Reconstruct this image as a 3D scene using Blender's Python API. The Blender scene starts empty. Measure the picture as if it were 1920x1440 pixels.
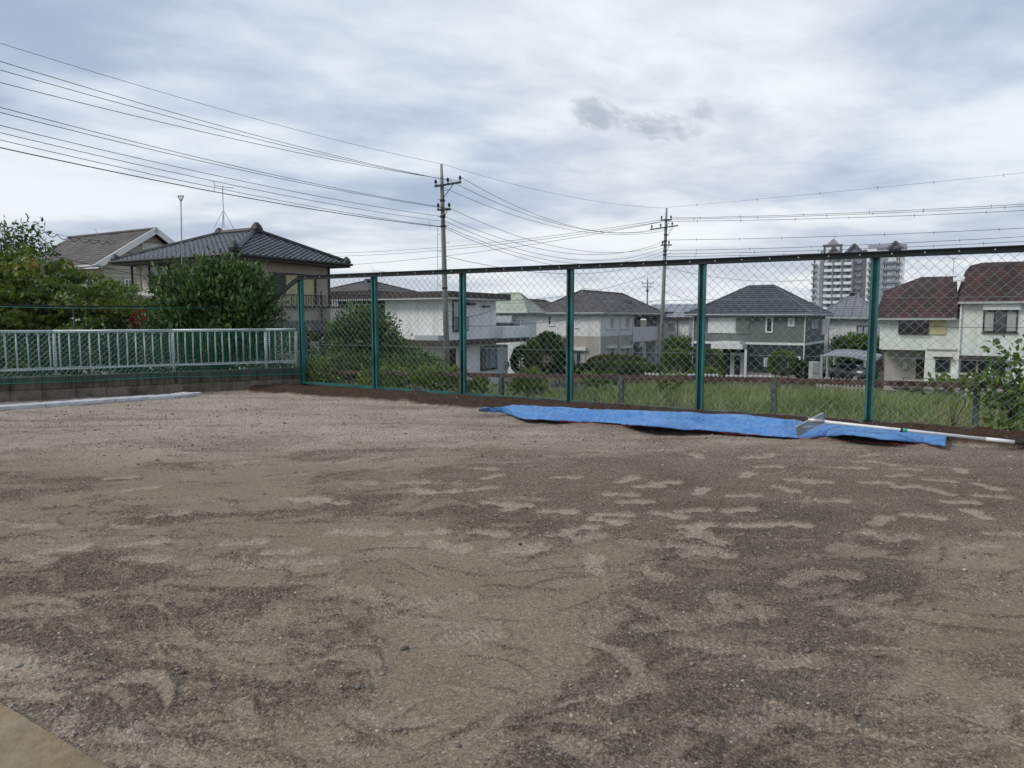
import bpy, math, random
import numpy as np
from mathutils import Vector

# ------------------------------------------------------------------ camera, sky, sun, exposure
F_PX, CAM_H, PITCH = 1331.0, 1.25, math.radians(5.25)
SC = bpy.context.scene
COL = SC.collection
cam_d = bpy.data.cameras.new('camera'); cam = bpy.data.objects.new('camera', cam_d); COL.objects.link(cam)
cam.location = (0, 0, CAM_H); cam.rotation_euler = (math.pi/2 - PITCH, 0, 0)
cam_d.sensor_width = 36; cam_d.lens = 36*F_PX/1920; cam_d.clip_start = .05; cam_d.clip_end = 6000
SC.camera = cam
SC.view_settings.view_transform = 'Standard'; SC.view_settings.look = 'None'
SC.view_settings.exposure = 0.30; SC.view_settings.gamma = 1.0; SC.view_settings.use_curve_mapping = False

SUN_EL, SUN_AZ = math.radians(42), math.radians(252)      # azimuth clockwise from +Y (view direction)
sun_d = bpy.data.lights.new('sun', 'SUN'); sun = bpy.data.objects.new('sun', sun_d); COL.objects.link(sun)
sun_d.energy = 1.5; sun_d.angle = math.radians(18); sun_d.color = (1, .96, .9)
sdir = Vector((math.sin(SUN_AZ)*math.cos(SUN_EL), math.cos(SUN_AZ)*math.cos(SUN_EL), math.sin(SUN_EL)))
sun.rotation_euler = (-sdir).to_track_quat('-Z', 'Y').to_euler()

W = bpy.data.worlds.new('World'); SC.world = W; W.use_nodes = True
def build_sky():
    nt = W.node_tree; N = nt.nodes; Lk = nt.links; N.clear()
    def nd(t, **k):
        n = N.new(t)
        for a, b in k.items(): setattr(n, a, b)
        return n
    def math_(op, a, b=None, c=None):
        n = nd('ShaderNodeMath', operation=op)
        for i, v in enumerate((a, b, c)):
            if v is None: continue
            if isinstance(v, (int, float)): n.inputs[i].default_value = v
            else: Lk.new(v, n.inputs[i])
        return n.outputs[0]
    def mix(fac, a, b):
        n = nd('ShaderNodeMix', data_type='RGBA')
        for sock, v in ((n.inputs[0], fac), (n.inputs[6], a), (n.inputs[7], b)):
            if isinstance(v, (int, float)): sock.default_value = v
            elif isinstance(v, tuple): sock.default_value = (*v, 1)
            else: Lk.new(v, sock)
        return n.outputs[2]
    def ramp(v, *st):
        n = nd('ShaderNodeValToRGB'); Lk.new(v, n.inputs[0]); e = n.color_ramp.elements
        n.color_ramp.interpolation = 'EASE'
        while len(e) < len(st): e.new(.5)
        for el, (p, g) in zip(e, st): el.position = p; el.color = (g, g, g, 1)
        return n.outputs[0]
    def noise(vec, sc, det=5, rough=.55, dist=0.):
        n = nd('ShaderNodeTexNoise'); n.inputs['Scale'].default_value = sc; n.inputs['Detail'].default_value = det
        n.inputs['Roughness'].default_value = rough; n.inputs['Distortion'].default_value = dist
        Lk.new(vec, n.inputs['Vector']); return n.outputs['Fac']
    out = nd('ShaderNodeOutputWorld'); bg = nd('ShaderNodeBackground'); Lk.new(bg.outputs[0], out.inputs[0])
    sky = nd('ShaderNodeTexSky', sky_type='NISHITA', sun_disc=False)
    sky.sun_elevation = SUN_EL; sky.sun_rotation = SUN_AZ; sky.air_density = 1.2; sky.dust_density = 3.
    tc = nd('ShaderNodeTexCoord')
    sep = nd('ShaderNodeSeparateXYZ'); Lk.new(tc.outputs['Generated'], sep.inputs[0])
    x, y, z = sep.outputs
    zz = math_('MAXIMUM', z, 0.0)
    den = math_('ADD', zz, .10)
    cx = math_('DIVIDE', x, den); cy = math_('DIVIDE', y, den)
    # cloud sheet seen in perspective, streaks running a little downhill to the right
    def vec(ax, ay, bx, by, off):
        u = math_('ADD', math_('MULTIPLY', cx, ax), math_('MULTIPLY', cy, ay))
        v = math_('ADD', math_('MULTIPLY', cx, bx), math_('MULTIPLY', cy, by))
        c = nd('ShaderNodeCombineXYZ'); Lk.new(u, c.inputs[0]); Lk.new(v, c.inputs[1]); c.inputs[2].default_value = off
        return c.outputs[0]
    big = noise(vec(.42, .10, -.12, .62, 7.3), 1.0, 4, .5, .12)
    mid = noise(vec(.62, .25, -.30, .72, 2.1), 1.0, 5, .52, .18)
    fin = noise(vec(1.3, .6, -.8, 1.5, 5.7), 2.0, 6, .58, .25)
    t = math_('ADD', math_('ADD', math_('MULTIPLY', big, .60), math_('MULTIPLY', mid, .33)), math_('MULTIPLY', fin, .14))
    bright = ramp(t, (.440, 0.), (.625, 1.))
    cloud = mix(bright, (.325, .400, .530), (.715, .765, .815))
    # brighter, slightly warm thin cloud low over the houses ahead
    low = ramp(z, (.0, 1.), (.20, 0.))
    cloud = mix(math_('MULTIPLY', low, .42), cloud, (.79, .79, .775))
    # thin bright break ahead, right of the middle
    def glow(dx, dy, dz, wdt):
        dp = nd('ShaderNodeVectorMath', operation='DOT_PRODUCT'); Lk.new(tc.outputs['Generated'], dp.inputs[0])
        v = Vector((dx, dy, dz)).normalized(); dp.inputs[1].default_value = v
        return ramp(dp.outputs['Value'], (1-wdt, 0.), (1., 1.))
    g = math_('MULTIPLY', glow(.22, 1., .36, .05), math_('ADD', math_('MULTIPLY', fin, .9), .05))
    cloud = mix(math_('MULTIPLY', g, .9), cloud, (.90, .90, .90))
    # a small ragged darker scud cloud in front of the sheet
    def scud(px, py, sx, sy, off):
        u = math_('SUBTRACT', math_('DIVIDE', x, math_('MAXIMUM', y, .05)), px)
        w = math_('SUBTRACT', math_('DIVIDE', z, math_('MAXIMUM', y, .05)), py)
        w = math_('ADD', w, math_('MULTIPLY', u, .16))
        r = math_('ADD', math_('POWER', math_('DIVIDE', u, sx), 2.), math_('POWER', math_('DIVIDE', w, sy), 2.))
        c = nd('ShaderNodeCombineXYZ'); Lk.new(u, c.inputs[0]); Lk.new(math_('MULTIPLY', w, 1.6), c.inputs[1]); c.inputs[2].default_value = off
        n = noise(c.outputs[0], 22., 7, .62, .6)
        k = math_('SUBTRACT', math_('MULTIPLY', n, 2.6), math_('ADD', r, .55))
        fr = ramp(k, (.0, 0.), (1.05, 1.))
        return math_('MULTIPLY', fr, math_('GREATER_THAN', y, .1))
    s1 = scud(.118, .279, .058, .030, 1.2); s2 = scud(.190, .264, .105, .024, 9.4); s3 = scud(.262, .283, .026, .024, 4.1)
    sc = math_('MAXIMUM', math_('MAXIMUM', s1, math_('MULTIPLY', s2, .95)), math_('MULTIPLY', s3, .6))
    cloud = mix(math_('MULTIPLY', sc, .85), cloud, (.35, .395, .47))
    nis = nd('ShaderNodeVectorMath', operation='SCALE'); Lk.new(sky.outputs[0], nis.inputs[0]); nis.inputs[3].default_value = .10
    col = mix(.93, nis.outputs[0], cloud)
    Lk.new(col, bg.inputs[0]); bg.inputs[1].default_value = 1.0
build_sky()

# ------------------------------------------------------------------ geometry of the place
_cp, _sp = math.cos(PITCH), math.sin(PITCH)
def ray(px, py):
    dx, dy = (px-960)/F_PX, (720-py)/F_PX
    return Vector((dx, _cp+dy*_sp, -_sp+dy*_cp))
def P(px, py, Y):                 # world point at distance Y
    r = ray(px, py); return Vector((0, 0, CAM_H)) + r*(Y/r.y)
def G(px, py, z=0.):              # world point at height z
    r = ray(px, py); return Vector((0, 0, CAM_H)) + r*((z-CAM_H)/r.z)
def proj(X, Y, Z):
    v = Z-CAM_H; zc = Y*_cp - v*_sp; yc = Y*_sp + v*_cp
    return 960+F_PX*X/zc, 720-F_PX*yc/zc
def on_line(px, A, d):            # distance along the plan line A + s d where the ray of px crosses it
    r = ray(px, 600); return (A.y*r.x - A.x*r.y)/(d.x*r.y - d.y*r.x)
A30 = math.radians(30)
FA = G(565, 726).to_2d(); FD = Vector((math.cos(A30), -math.sin(A30)))      # fence line
FN = Vector((math.sin(A30), math.cos(A30)))                                  # outward from the field
WD = (G(0, 754).to_2d() - FA).normalized(); WN = Vector((WD.y, -WD.x))       # wall line and its outward normal
if WN.y < 0: WN = -WN

def smooth(t): t = np.clip(t, 0, 1); return t*t*(3-2*t)
def terrain_z(x, y):
    w = (np.asarray(x)-FA.x)*FN.x + (np.asarray(y)-FA.y)*FN.y
    z = -.55 - 2.45*np.clip((w-.3)/29., 0, 1)**.85 - .62*smooth((w-30.2)/1.8)
    return z

rng = np.random.default_rng(11); random.seed(5)
_tab = np.random.default_rng(3).random((512, 512)).astype(np.float64)
def vnoise(x, y, s=1., o=0):
    x = np.asarray(x)*s+17.3*o; y = np.asarray(y)*s+9.7*o
    xi = np.floor(x).astype(int); yi = np.floor(y).astype(int); fx = x-xi; fy = y-yi
    fx = fx*fx*(3-2*fx); fy = fy*fy*(3-2*fy)
    a = _tab[xi & 511, yi & 511]; b = _tab[(xi+1) & 511, yi & 511]; c = _tab[xi & 511, (yi+1) & 511]; d = _tab[(xi+1) & 511, (yi+1) & 511]
    return (a*(1-fx)+b*fx)*(1-fy) + (c*(1-fx)+d*fx)*fy
def fbm(x, y, s=1., n=4, o=0, g=.5):
    t = 0.; a = 1.; w = 0.
    for i in range(n): t = t+a*vnoise(x, y, s*2.03**i, o+i*3); w += a; a *= g
    return t/w

# ------------------------------------------------------------------ mesh helpers
def link(o, parent=None):
    COL.objects.link(o)
    if parent is not None: o.parent = parent
    return o
def tag(o, label=None, cat=None, group=None, kind=None):
    if label: o['label'] = label
    if cat: o['category'] = cat
    if group: o['group'] = group
    if kind: o['kind'] = kind
    return o
def empty(name, loc=(0, 0, 0), rz=0.):
    o = bpy.data.objects.new(name, None); o.empty_display_size = .2; o.location = loc; o.rotation_euler = (0, 0, rz)
    return link(o)
def np_mesh(name, V, Fq, m, parent=None, smooth_=False, attrs=None):
    V = np.asarray(V, dtype=np.float32); Fq = np.asarray(Fq, dtype=np.int32)
    me = bpy.data.meshes.new(name); k = Fq.shape[1]
    me.vertices.add(len(V)); me.vertices.foreach_set('co', V.ravel())
    me.loops.add(Fq.size); me.loops.foreach_set('vertex_index', Fq.ravel())
    me.polygons.add(len(Fq)); me.polygons.foreach_set('loop_start', np.arange(0, Fq.size, k, dtype=np.int32))
    try: me.polygons.foreach_set('loop_total', np.full(len(Fq), k, dtype=np.int32))
    except Exception: pass
    if attrs:
        for an, av in attrs.items():
            a = me.attributes.new(an, 'FLOAT', 'POINT'); a.data.foreach_set('value', np.asarray(av, dtype=np.float32))
    if smooth_: me.polygons.foreach_set('use_smooth', np.ones(len(Fq), dtype=bool))
    me.update(calc_edges=True); me.validate()
    if m: me.materials.append(m)
    return link(bpy.data.objects.new(name, me), parent)

class MB:
    def __init__(s): s.v = []; s.f = []
    def box(s, x0, x1, y0, y1, z0, z1):
        n = len(s.v)
        s.v += [(x0,y0,z0),(x1,y0,z0),(x1,y1,z0),(x0,y1,z0),(x0,y0,z1),(x1,y0,z1),(x1,y1,z1),(x0,y1,z1)]
        s.f += [(n,n+3,n+2,n+1),(n+4,n+5,n+6,n+7),(n,n+1,n+5,n+4),(n+1,n+2,n+6,n+5),(n+2,n+3,n+7,n+6),(n+3,n,n+4,n+7)]
        return s
    def bbox(s, x0, x1, y0, y1, z0, z1, b):      # box with chamfered vertical and top edges
        n = len(s.v)
        def ring(z, i): return [(x0+i,y0+b,z),(x0+b,y0+i,z),(x1-b,y0+i,z),(x1-i,y0+b,z),(x1-i,y1-b,z),(x1-b,y1-i,z),(x0+b,y1-i,z),(x0+i,y1-b,z)]
        s.v += ring(z0+b*0, b*.6) + ring(z0+b, 0) + ring(z1-b, 0) + ring(z1, b)
        for k in range(3):
            for i in range(8): j = (i+1) % 8; s.f.append((n+k*8+i, n+k*8+j, n+k*8+8+j, n+k*8+8+i))
        s.f.append(tuple(n+24+i for i in range(8))); s.f.append(tuple(n+7-i for i in range(8)))
        return s
    def obox(s, c, ax, ay, az, hx, hy, hz):      # oriented box, half sizes
        n = len(s.v); c = Vector(c); ax = Vector(ax)*hx; ay = Vector(ay)*hy; az = Vector(az)*hz
        for k in ((-1,-1,-1),(1,-1,-1),(1,1,-1),(-1,1,-1),(-1,-1,1),(1,-1,1),(1,1,1),(-1,1,1)):
            s.v.append(tuple(c+ax*k[0]+ay*k[1]+az*k[2]))
        s.f += [(n,n+3,n+2,n+1),(n+4,n+5,n+6,n+7),(n,n+1,n+5,n+4),(n+1,n+2,n+6,n+5),(n+2,n+3,n+7,n+6),(n+3,n,n+4,n+7)]
        return s
    def beam(s, a, b, w, h):                     # bar from a to b, width w (level), height h
        a = Vector(a); b = Vector(b); d = (b-a); L = d.length; d.normalize()
        up = Vector((0,0,1)) if abs(d.z) < .95 else Vector((1,0,0))
        sd = d.cross(up).normalized(); up = sd.cross(d)
        return s.obox((a+b)/2, d, sd, up, L/2, w/2, h/2)
    def tube(s, pts, r, n=6, cap=True):
        pts = [Vector(p) for p in pts]; m0 = len(s.v)
        rs = r if isinstance(r, (list, tuple)) else [r]*len(pts)
        ref = None
        for i, p in enumerate(pts):
            d = (pts[min(i+1, len(pts)-1)]-pts[max(i-1, 0)]).normalized()
            if ref is None: ref = Vector((0,0,1)) if abs(d.z) < .9 else Vector((1,0,0))
            u = d.cross(ref).normalized(); w = u.cross(d)
            for k in range(n):
                a = 2*math.pi*k/n; s.v.append(tuple(p+(u*math.cos(a)+w*math.sin(a))*rs[i]))
        for i in range(len(pts)-1):
            for k in range(n):
                j = (k+1) % n; s.f.append((m0+i*n+k, m0+i*n+j, m0+i*n+n+j, m0+i*n+n+k))
        if cap:
            s.f.append(tuple(m0+n-1-k for k in range(n))); e = m0+(len(pts)-1)*n; s.f.append(tuple(e+k for k in range(n)))
        return s
    def poly(s, pts):
        n = len(s.v); s.v += [tuple(p) for p in pts]; s.f.append(tuple(range(n, n+len(pts)))); return s
    def prism(s, pts, vec):
        n = len(s.v); k = len(pts); vec = Vector(vec)
        s.v += [tuple(p) for p in pts] + [tuple(Vector(p)+vec) for p in pts]
        s.f.append(tuple(n+k-1-i for i in range(k))); s.f.append(tuple(n+k+i for i in range(k)))
        for i in range(k): j = (i+1) % k; s.f.append((n+i, n+j, n+k+j, n+k+i))
        return s
    def build(s, name, m, parent=None, smooth_=False, kind=None):
        me = bpy.data.meshes.new(name); me.from_pydata(s.v, [], s.f)
        if smooth_: me.polygons.foreach_set('use_smooth', [True]*len(me.polygons))
        me.update(); me.materials.append(m)
        o = link(bpy.data.objects.new(name, me), parent)
        if kind: o['kind'] = kind
        return o
def segs(P0, P1, r, n=3):                        # many straight wires as one array
    P0 = np.asarray(P0, float); P1 = np.asarray(P1, float); d = P1-P0; d /= np.linalg.norm(d, axis=1)[:, None]+1e-9
    ref = np.where(np.abs(d[:, 2:3]) < .9, [[0, 0, 1.]], [[1., 0, 0]]); u = np.cross(d, ref); u /= np.linalg.norm(u, axis=1)[:, None]; w = np.cross(u, d)
    r = np.broadcast_to(np.asarray(r, float), (len(P0),))[:, None]
    V = np.empty((len(P0), 2*n, 3))
    for k in range(n):
        a = 2*math.pi*k/n+.5; o = (u*math.cos(a)+w*math.sin(a))*r
        V[:, k] = P0+o; V[:, n+k] = P1+o
    base = (np.arange(len(P0))*2*n)[:, None]
    Fq = np.concatenate([np.stack([base[:, 0]+k, base[:, 0]+(k+1) % n, base[:, 0]+n+(k+1) % n, base[:, 0]+n+k], 1) for k in range(n)])
    return V.reshape(-1, 3), Fq

# ------------------------------------------------------------------ materials
MATS = {}
class NT:
    def __init__(s, name):
        s.m = bpy.data.materials.new(name); s.m.use_nodes = True; s.t = s.m.node_tree; s.n = s.t.nodes
        s.b = s.n['Principled BSDF']; s.out = s.n['Material Output']
    def nd(s, t, **k):
        n = s.n.new(t)
        for a, b in k.items(): setattr(n, a, b)
        return n
    def L(s, a, b): s.t.links.new(a, b)
    def setin(s, sock, v):
        if isinstance(v, (int, float)): sock.default_value = v
        elif isinstance(v, (tuple, list)): sock.default_value = (*v, 1) if len(v) == 3 and sock.type == 'RGBA' else v
        else: s.L(v, sock)
    def mix(s, f, a, b, bt='MIX'):
        n = s.nd('ShaderNodeMix', data_type='RGBA', blend_type=bt); s.setin(n.inputs[0], f); s.setin(n.inputs[6], a); s.setin(n.inputs[7], b); return n.outputs[2]
    def ma(s, op, a, b=None):
        n = s.nd('ShaderNodeMath', operation=op); s.setin(n.inputs[0], a)
        if b is not None: s.setin(n.inputs[1], b)
        return n.outputs[0]
    def coord(s, sc=(1, 1, 1), world=False):
        m = s.nd('ShaderNodeMapping'); m.inputs['Scale'].default_value = sc
        if world: g = s.nd('ShaderNodeNewGeometry'); s.L(g.outputs['Position'], m.inputs[0])
        else: c = s.nd('ShaderNodeTexCoord'); s.L(c.outputs['Object'], m.inputs[0])
        return m.outputs[0]
    def noise(s, v, sc, det=4, rough=.55, dist=0):
        n = s.nd('ShaderNodeTexNoise'); s.L(v, n.inputs['Vector']); n.inputs['Scale'].default_value = sc; n.inputs['Detail'].default_value = det
        n.inputs['Roughness'].default_value = rough; n.inputs['Distortion'].default_value = dist; return n.outputs['Fac']
    def vor(s, v, sc, feat='F1', out='Distance'):
        n = s.nd('ShaderNodeTexVoronoi', feature=feat); s.L(v, n.inputs['Vector']); n.inputs['Scale'].default_value = sc; return n.outputs[out]
    def ramp(s, v, *st):
        n = s.nd('ShaderNodeValToRGB'); s.L(v, n.inputs[0]); e = n.color_ramp.elements
        while len(e) < len(st): e.new(.5)
        for el, (p, c) in zip(e, st): el.position = p; el.color = (*c, 1) if isinstance(c, tuple) else (c, c, c, 1)
        return n.outputs[0]
    def attr(s, name): n = s.nd('ShaderNodeAttribute', attribute_name=name); return n.outputs['Fac']
    def bump(s, h, st, dist=.01):
        n = s.nd('ShaderNodeBump'); s.setin(n.inputs['Strength'], st); n.inputs['Distance'].default_value = dist; s.L(h, n.inputs['Height']); s.L(n.outputs[0], s.b.inputs['Normal'])

def mat(name, col, rough=.8, var=.12, scale=2., dirt=None, dirt_amt=.35, streak=False, bump=0., bscale=60., metal=0., spec=.35):
    if name in MATS: return MATS[name]
    t = NT(name); c = t.coord()
    n1 = t.noise(c, scale, 5); n2 = t.noise(c, scale*9, 3)
    f = t.ma('ADD', t.ma('MULTIPLY', n1, .7), t.ma('MULTIPLY', n2, .3))
    lo = tuple(x*(1-var*1.6) for x in col); hi = tuple(min(1, x*(1+var*1.2)) for x in col)
    res = t.ramp(f, (.32, lo), (.68, hi))
    if dirt:
        cs = t.coord((1.6, 1.6, .22) if streak else (1, 1, 1))
        d = t.noise(cs, scale*1.7, 6, .65)
        res = t.mix(t.ma('MULTIPLY', t.ramp(d, (.47, 0.), (.72, 1.)), dirt_amt), res, dirt)
    t.L(res, t.b.inputs['Base Color'])
    t.b.inputs['Roughness'].default_value = rough; t.b.inputs['Metallic'].default_value = metal; t.b.inputs['Specular IOR Level'].default_value = spec
    if bump: t.bump(t.noise(c, bscale, 4, .6), bump)
    MATS[name] = t.m; return t.m

def leaf_mat(name, stops, trans=.35, rough=.5):
    if name in MATS: return MATS[name]
    t = NT(name); v = t.attr('v'); col = t.ramp(v, *stops)
    t.L(col, t.b.inputs['Base Color']); t.b.inputs['Roughness'].default_value = rough; t.b.inputs['Specular IOR Level'].default_value = .35
    tr = t.nd('ShaderNodeBsdfTranslucent'); t.L(t.mix(1., col, (1.25, 1.3, .7), 'MULTIPLY'), tr.inputs[0])
    ms = t.nd('ShaderNodeMixShader'); ms.inputs[0].default_value = trans; t.L(t.b.outputs[0], ms.inputs[1]); t.L(tr.outputs[0], ms.inputs[2]); t.L(ms.outputs[0], t.out.inputs[0])
    MATS[name] = t.m; return t.m

def field_mat():
    t = NT('field_soil'); c = t.coord(world=True)
    S = t.attr('packed'); B = t.attr('brown'); Q = t.attr('gravel')
    n1 = t.noise(c, 1.3, 5); n2 = t.noise(c, 22, 5, .65); n3 = t.noise(c, 140, 4, .7)
    D = t.attr('dark')
    loose = t.ramp(n1, (.3, (0.190, 0.148, 0.108)), (.7, (0.249, 0.198, 0.148)))
    pack = t.ramp(n1, (.3, (0.208, 0.162, 0.117)), (.7, (0.266, 0.211, 0.157)))
    grav = t.ramp(n1, (.3, (0.462, 0.385, 0.304)), (.7, (0.578, 0.485, 0.396)))
    res = t.mix(S, loose, pack)
    res = t.mix(t.ma('MULTIPLY', D, .85), res, t.ramp(n1, (.3, (.132, .107, .081)), (.7, (.178, .147, .113))))
    res = t.mix(t.ma('MULTIPLY', Q, .8), res, grav)
    res = t.mix(t.ma('MULTIPLY', t.attr('print'), .62), res, t.ramp(n1, (.3, (.37, .312, .248)), (.7, (.44, .375, .302))))
    brown = t.ramp(n2, (.3, (.040, .024, .016)), (.75, (.115, .070, .046)))
    res = t.mix(B, res, brown)
    n4 = t.noise(c, 60, 5, .75)
    sp = t.ramp(t.ma('ADD', t.ma('MULTIPLY', n4, .5), t.ma('MULTIPLY', n3, .5)), (.40, .40), (.49, 1.0), (.61, 1.72))  # random grit tone, with the shade of pits between grains painted in dark
    sp = t.mix(t.ma('SUBTRACT', 1., t.ma('MULTIPLY', S, .45)), (1., 1., 1.), sp)
    res = t.mix(1., res, sp, 'MULTIPLY')
    for sc_, lo_, hi_ in ((110, .62, 1.42), (230, .70, 1.34)):      # separate grains of grit
        gv_ = t.nd('ShaderNodeTexVoronoi'); t.L(c, gv_.inputs['Vector']); gv_.inputs['Scale'].default_value = sc_
        gs_ = t.nd('ShaderNodeSeparateColor'); t.L(gv_.outputs['Color'], gs_.inputs[0])
        gr = t.ramp(gs_.outputs[0], (0., lo_), (.8, 1.02), (1., hi_))
        res = t.mix(t.ma('SUBTRACT', 1., t.ma('MULTIPLY', S, .5)), res, t.mix(1., res, gr, 'MULTIPLY'))
    # pale stone chips
    vc = t.nd('ShaderNodeTexVoronoi'); t.L(c, vc.inputs['Vector']); vc.inputs['Scale'].default_value = 75
    sepc = t.nd('ShaderNodeSeparateColor'); t.L(vc.outputs['Color'], sepc.inputs[0])
    thr = t.ma('SUBTRACT', .988, t.ma('MULTIPLY', Q, .22))
    chip = t.ma('MULTIPLY', t.ma('GREATER_THAN', sepc.outputs[0], thr), t.ma('LESS_THAN', vc.outputs['Distance'], .42))
    chip = t.ma('MULTIPLY', chip, t.ma('SUBTRACT', 1., t.ma('MULTIPLY', B, .9)))
    res = t.mix(t.ma('MULTIPLY', chip, t.ma('SUBTRACT', 1., t.ma('MULTIPLY', S, .6))), res, t.mix(sepc.outputs[1], (.33, .29, .26), (.62, .58, .54)))
    t.L(res, t.b.inputs['Base Color']); t.b.inputs['Roughness'].default_value = .95; t.b.inputs['Specular IOR Level'].default_value = .15
    v2 = t.nd('ShaderNodeTexVoronoi'); t.L(c, v2.inputs['Vector']); v2.inputs['Scale'].default_value = 95
    h = t.ma('ADD', t.ma('MULTIPLY', t.ma('SUBTRACT', 1., v2.outputs['Distance']), .6), t.ma('MULTIPLY', n3, .6))
    h = t.ma('ADD', h, t.ma('ADD', t.ma('MULTIPLY', n2, .9), t.ma('MULTIPLY', n4, .8)))
    t.bump(h, t.ma('ADD', .32, t.ma('MULTIPLY', t.ma('SUBTRACT', 1., S), .55)), .021)
    return t.m

M = lambda k: MATS[k]
mat('galv', (.42, .44, .44), .45, .12, 4, (.2, .17, .13), .3, metal=.7)
mat('post_green', (.024, .135, .128), .5, .35, 3, (.075, .085, .075), .6, streak=True)
mat('rail_dark', (.012, .016, .016), .5, .2, 5)
mat('mesh_wire', (.25, .29, .28), .45, .2, 2, metal=.3)
mat('net_green', (.022, .20, .155), .6, .25, 4)
mat('white_paint', (.72, .76, .74), .45, .08, 3, (.25, .24, .2), .35, streak=True)
mat('pvc_white', (.74, .75, .74), .35, .05, 6, (.4, .38, .34), .35)
mat('rubber', (.012, .012, .013), .6)
mat('alu', (.50, .50, .49), .42, .15, 8, (.25, .2, .15), .4, metal=.6)
mat('rust', (.10, .062, .046), .8, .35, 9, (.05, .018, .012), .8, bump=.3)
mat('rust_green', (.085, .12, .105), .7, .3, 7, (.060, .026, .018), .95, streak=True)
mat('conc_pole', (.24, .235, .22), .85, .12, 2, (.12, .11, .10), .35, streak=True)
mat('dark_metal', (.035, .035, .037), .5, .2, 4)
mat('cable', (.03, .03, .034), .6)
mat('ceramic', (.55, .55, .53), .3)
mat('glass', (.030, .036, .042), .08, .3, 1.2, spec=.8)
mat('glass_pale', (.36, .40, .44), .15, .15, 1.5, spec=.6)
mat('curtain', (.40, .40, .38), .7, .15, 3)
mat('frame_dark', (.035, .028, .024), .5)
mat('frame_white', (.70, .71, .70), .45, .06, 3)
mat('frame_silver', (.42, .42, .41), .4, .1, 3)
mat('shutter_yellow', (.52, .46, .25), .6, .08, 2, (.25, .2, .12), .25, streak=True)
mat('shutter_brown', (.105, .078, .070), .6, .15, 2)
mat('shutter_white', (.66, .67, .65), .55, .05, 2)
mat('wall_beige', (.42, .37, .315), .9, .08, .7, (.16, .14, .12), .35, streak=True)
mat('wall_beige_light', (.54, .50, .45), .9, .08, .7, (.2, .18, .15), .3, streak=True)
mat('wall_white', (.80, .82, .80), .9, .05, .6, (.34, .33, .31), .35, streak=True)
mat('wall_offwhite', (.70, .70, .69), .9, .06, .6, (.32, .31, .29), .3, streak=True)
mat('wall_cream', (.68, .71, .65), .9, .06, .5, (.30, .31, .26), .4, streak=True)
mat('wall_tan', (.40, .375, .335), .9, .06, .6, (.24, .21, .18), .3, streak=True)
mat('wall_greygreen', (.155, .175, .160), .9, .07, .6, (.09, .1, .09), .3, streak=True)
mat('wall_charcoal', (.040, .050, .050), .85, .1, .8)
mat('wall_siding', (.47, .44, .36), .85, .08, .8, (.25, .22, .17), .3, streak=True)
mat('dark_wood', (.050, .038, .032), .75, .2, 3)
mat('fascia_brown', (.062, .048, .043), .7, .15, 1.5)
mat('soffit', (.16, .14, .125), .85)
mat('gutter_dark', (.040, .036, .035), .5)
mat('gutter_grey', (.42, .43, .42), .5)
mat('tile_black', (.075, .077, .083), .24, .35, 3., (.17, .17, .175), .5, spec=.9)
mat('tile_cap', (.040, .041, .044), .45, .3, 3)
mat('slate_brown', (.105, .092, .088), .7, .22, 1.4, (.055, .05, .05), .6)
mat('slate_grey', (.082, .084, .098), .5, .22, 1.4, (.17, .17, .19), .45, spec=.5)  # lighter tone paints sky sheen into the slate colour
mat('slate_old', (.125, .112, .105), .8, .25, 1.2, (.06, .052, .05), .65, streak=True)
mat('slate_pale', (.21, .22, .235), .55, .12, 1.4, (.13, .13, .15), .4)
mat('roof_green', (.40, .43, .36), .8, .12, 1.2, (.2, .22, .15), .4)
mat('roof_metal', (.30, .32, .36), .38, .1, 1., metal=.3)
mat('roof_red', (.052, .037, .037), .8, .25, .7, (.125, .046, .043), .75, streak=True)
mat('conc_grey', (.29, .27, .245), .92, .14, 3, (.06, .052, .045), .75, bump=.25)
mat('block', (.120, .104, .082), .95, .3, 4, (.014, .013, .012), .95, streak=True, bump=.5, bscale=90)
mat('block_low', (.175, .153, .122), .95, .25, 4, (.035, .031, .026), .8, bump=.5, bscale=90)
mat('mortar', (.070, .062, .052), .95)
mat('board_grey', (.48, .48, .50), .6, .14, 7, (.66, .66, .68), .6)
mat('slab_tan', (.235, .172, .100), .92, .30, 3.2, (.33, .28, .21), .75, bump=.5, bscale=90)
mat('kerb_tan', (.135, .105, .078), .9, .2, 5, (.05, .04, .03), .6)
mat('asphalt', (.13, .13, .13), .95, .12, 2, bump=.2)
mat('kerb_pink', (.25, .20, .17), .9, .2, 2, (.12, .11, .07), .6)
mat('earth', (.085, .078, .045), .95, .3, .8, (.055, .07, .03), .7)
mat('bark', (.11, .09, .07), .9, .25, 8, bump=.4, bscale=40)
mat('string_red', (.30, .030, .022), .8)
mat('sign_red', (.50, .018, .022), .4, .06)
mat('sign_blue', (.02, .05, .32), .4, .06)
mat('sign_white', (.8, .8, .8), .5, .03)
mat('tower_white', (.78, .79, .80), .9, .05, .1)  # tower tones paled: distance haze painted into the colours
mat('tower_grey', (.27, .285, .315), .9, .08, .1)
mat('tower_dark', (.15, .16, .18), .9, .08, .1)
mat('tower_panel', (.44, .46, .47), .9, .06, .1)
leaf_mat('leaf_maple', [(0., (.040, .066, .020)), (.45, (.100, .145, .036)), (.85, (.185, .225, .055)), (.96, (.25, .22, .075)), (1., (.27, .12, .06))], .4)
leaf_mat('leaf_camellia', [(0., (0.025, 0.054, 0.022)), (.6, (0.065, 0.126, 0.043)), (1., (0.172, 0.244, 0.072))], .2, .38)
leaf_mat('leaf_dark', [(0., (0.023, 0.055, 0.019)), (.6, (0.069, 0.127, 0.043)), (1., (0.166, 0.235, 0.069))], .25)
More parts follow.
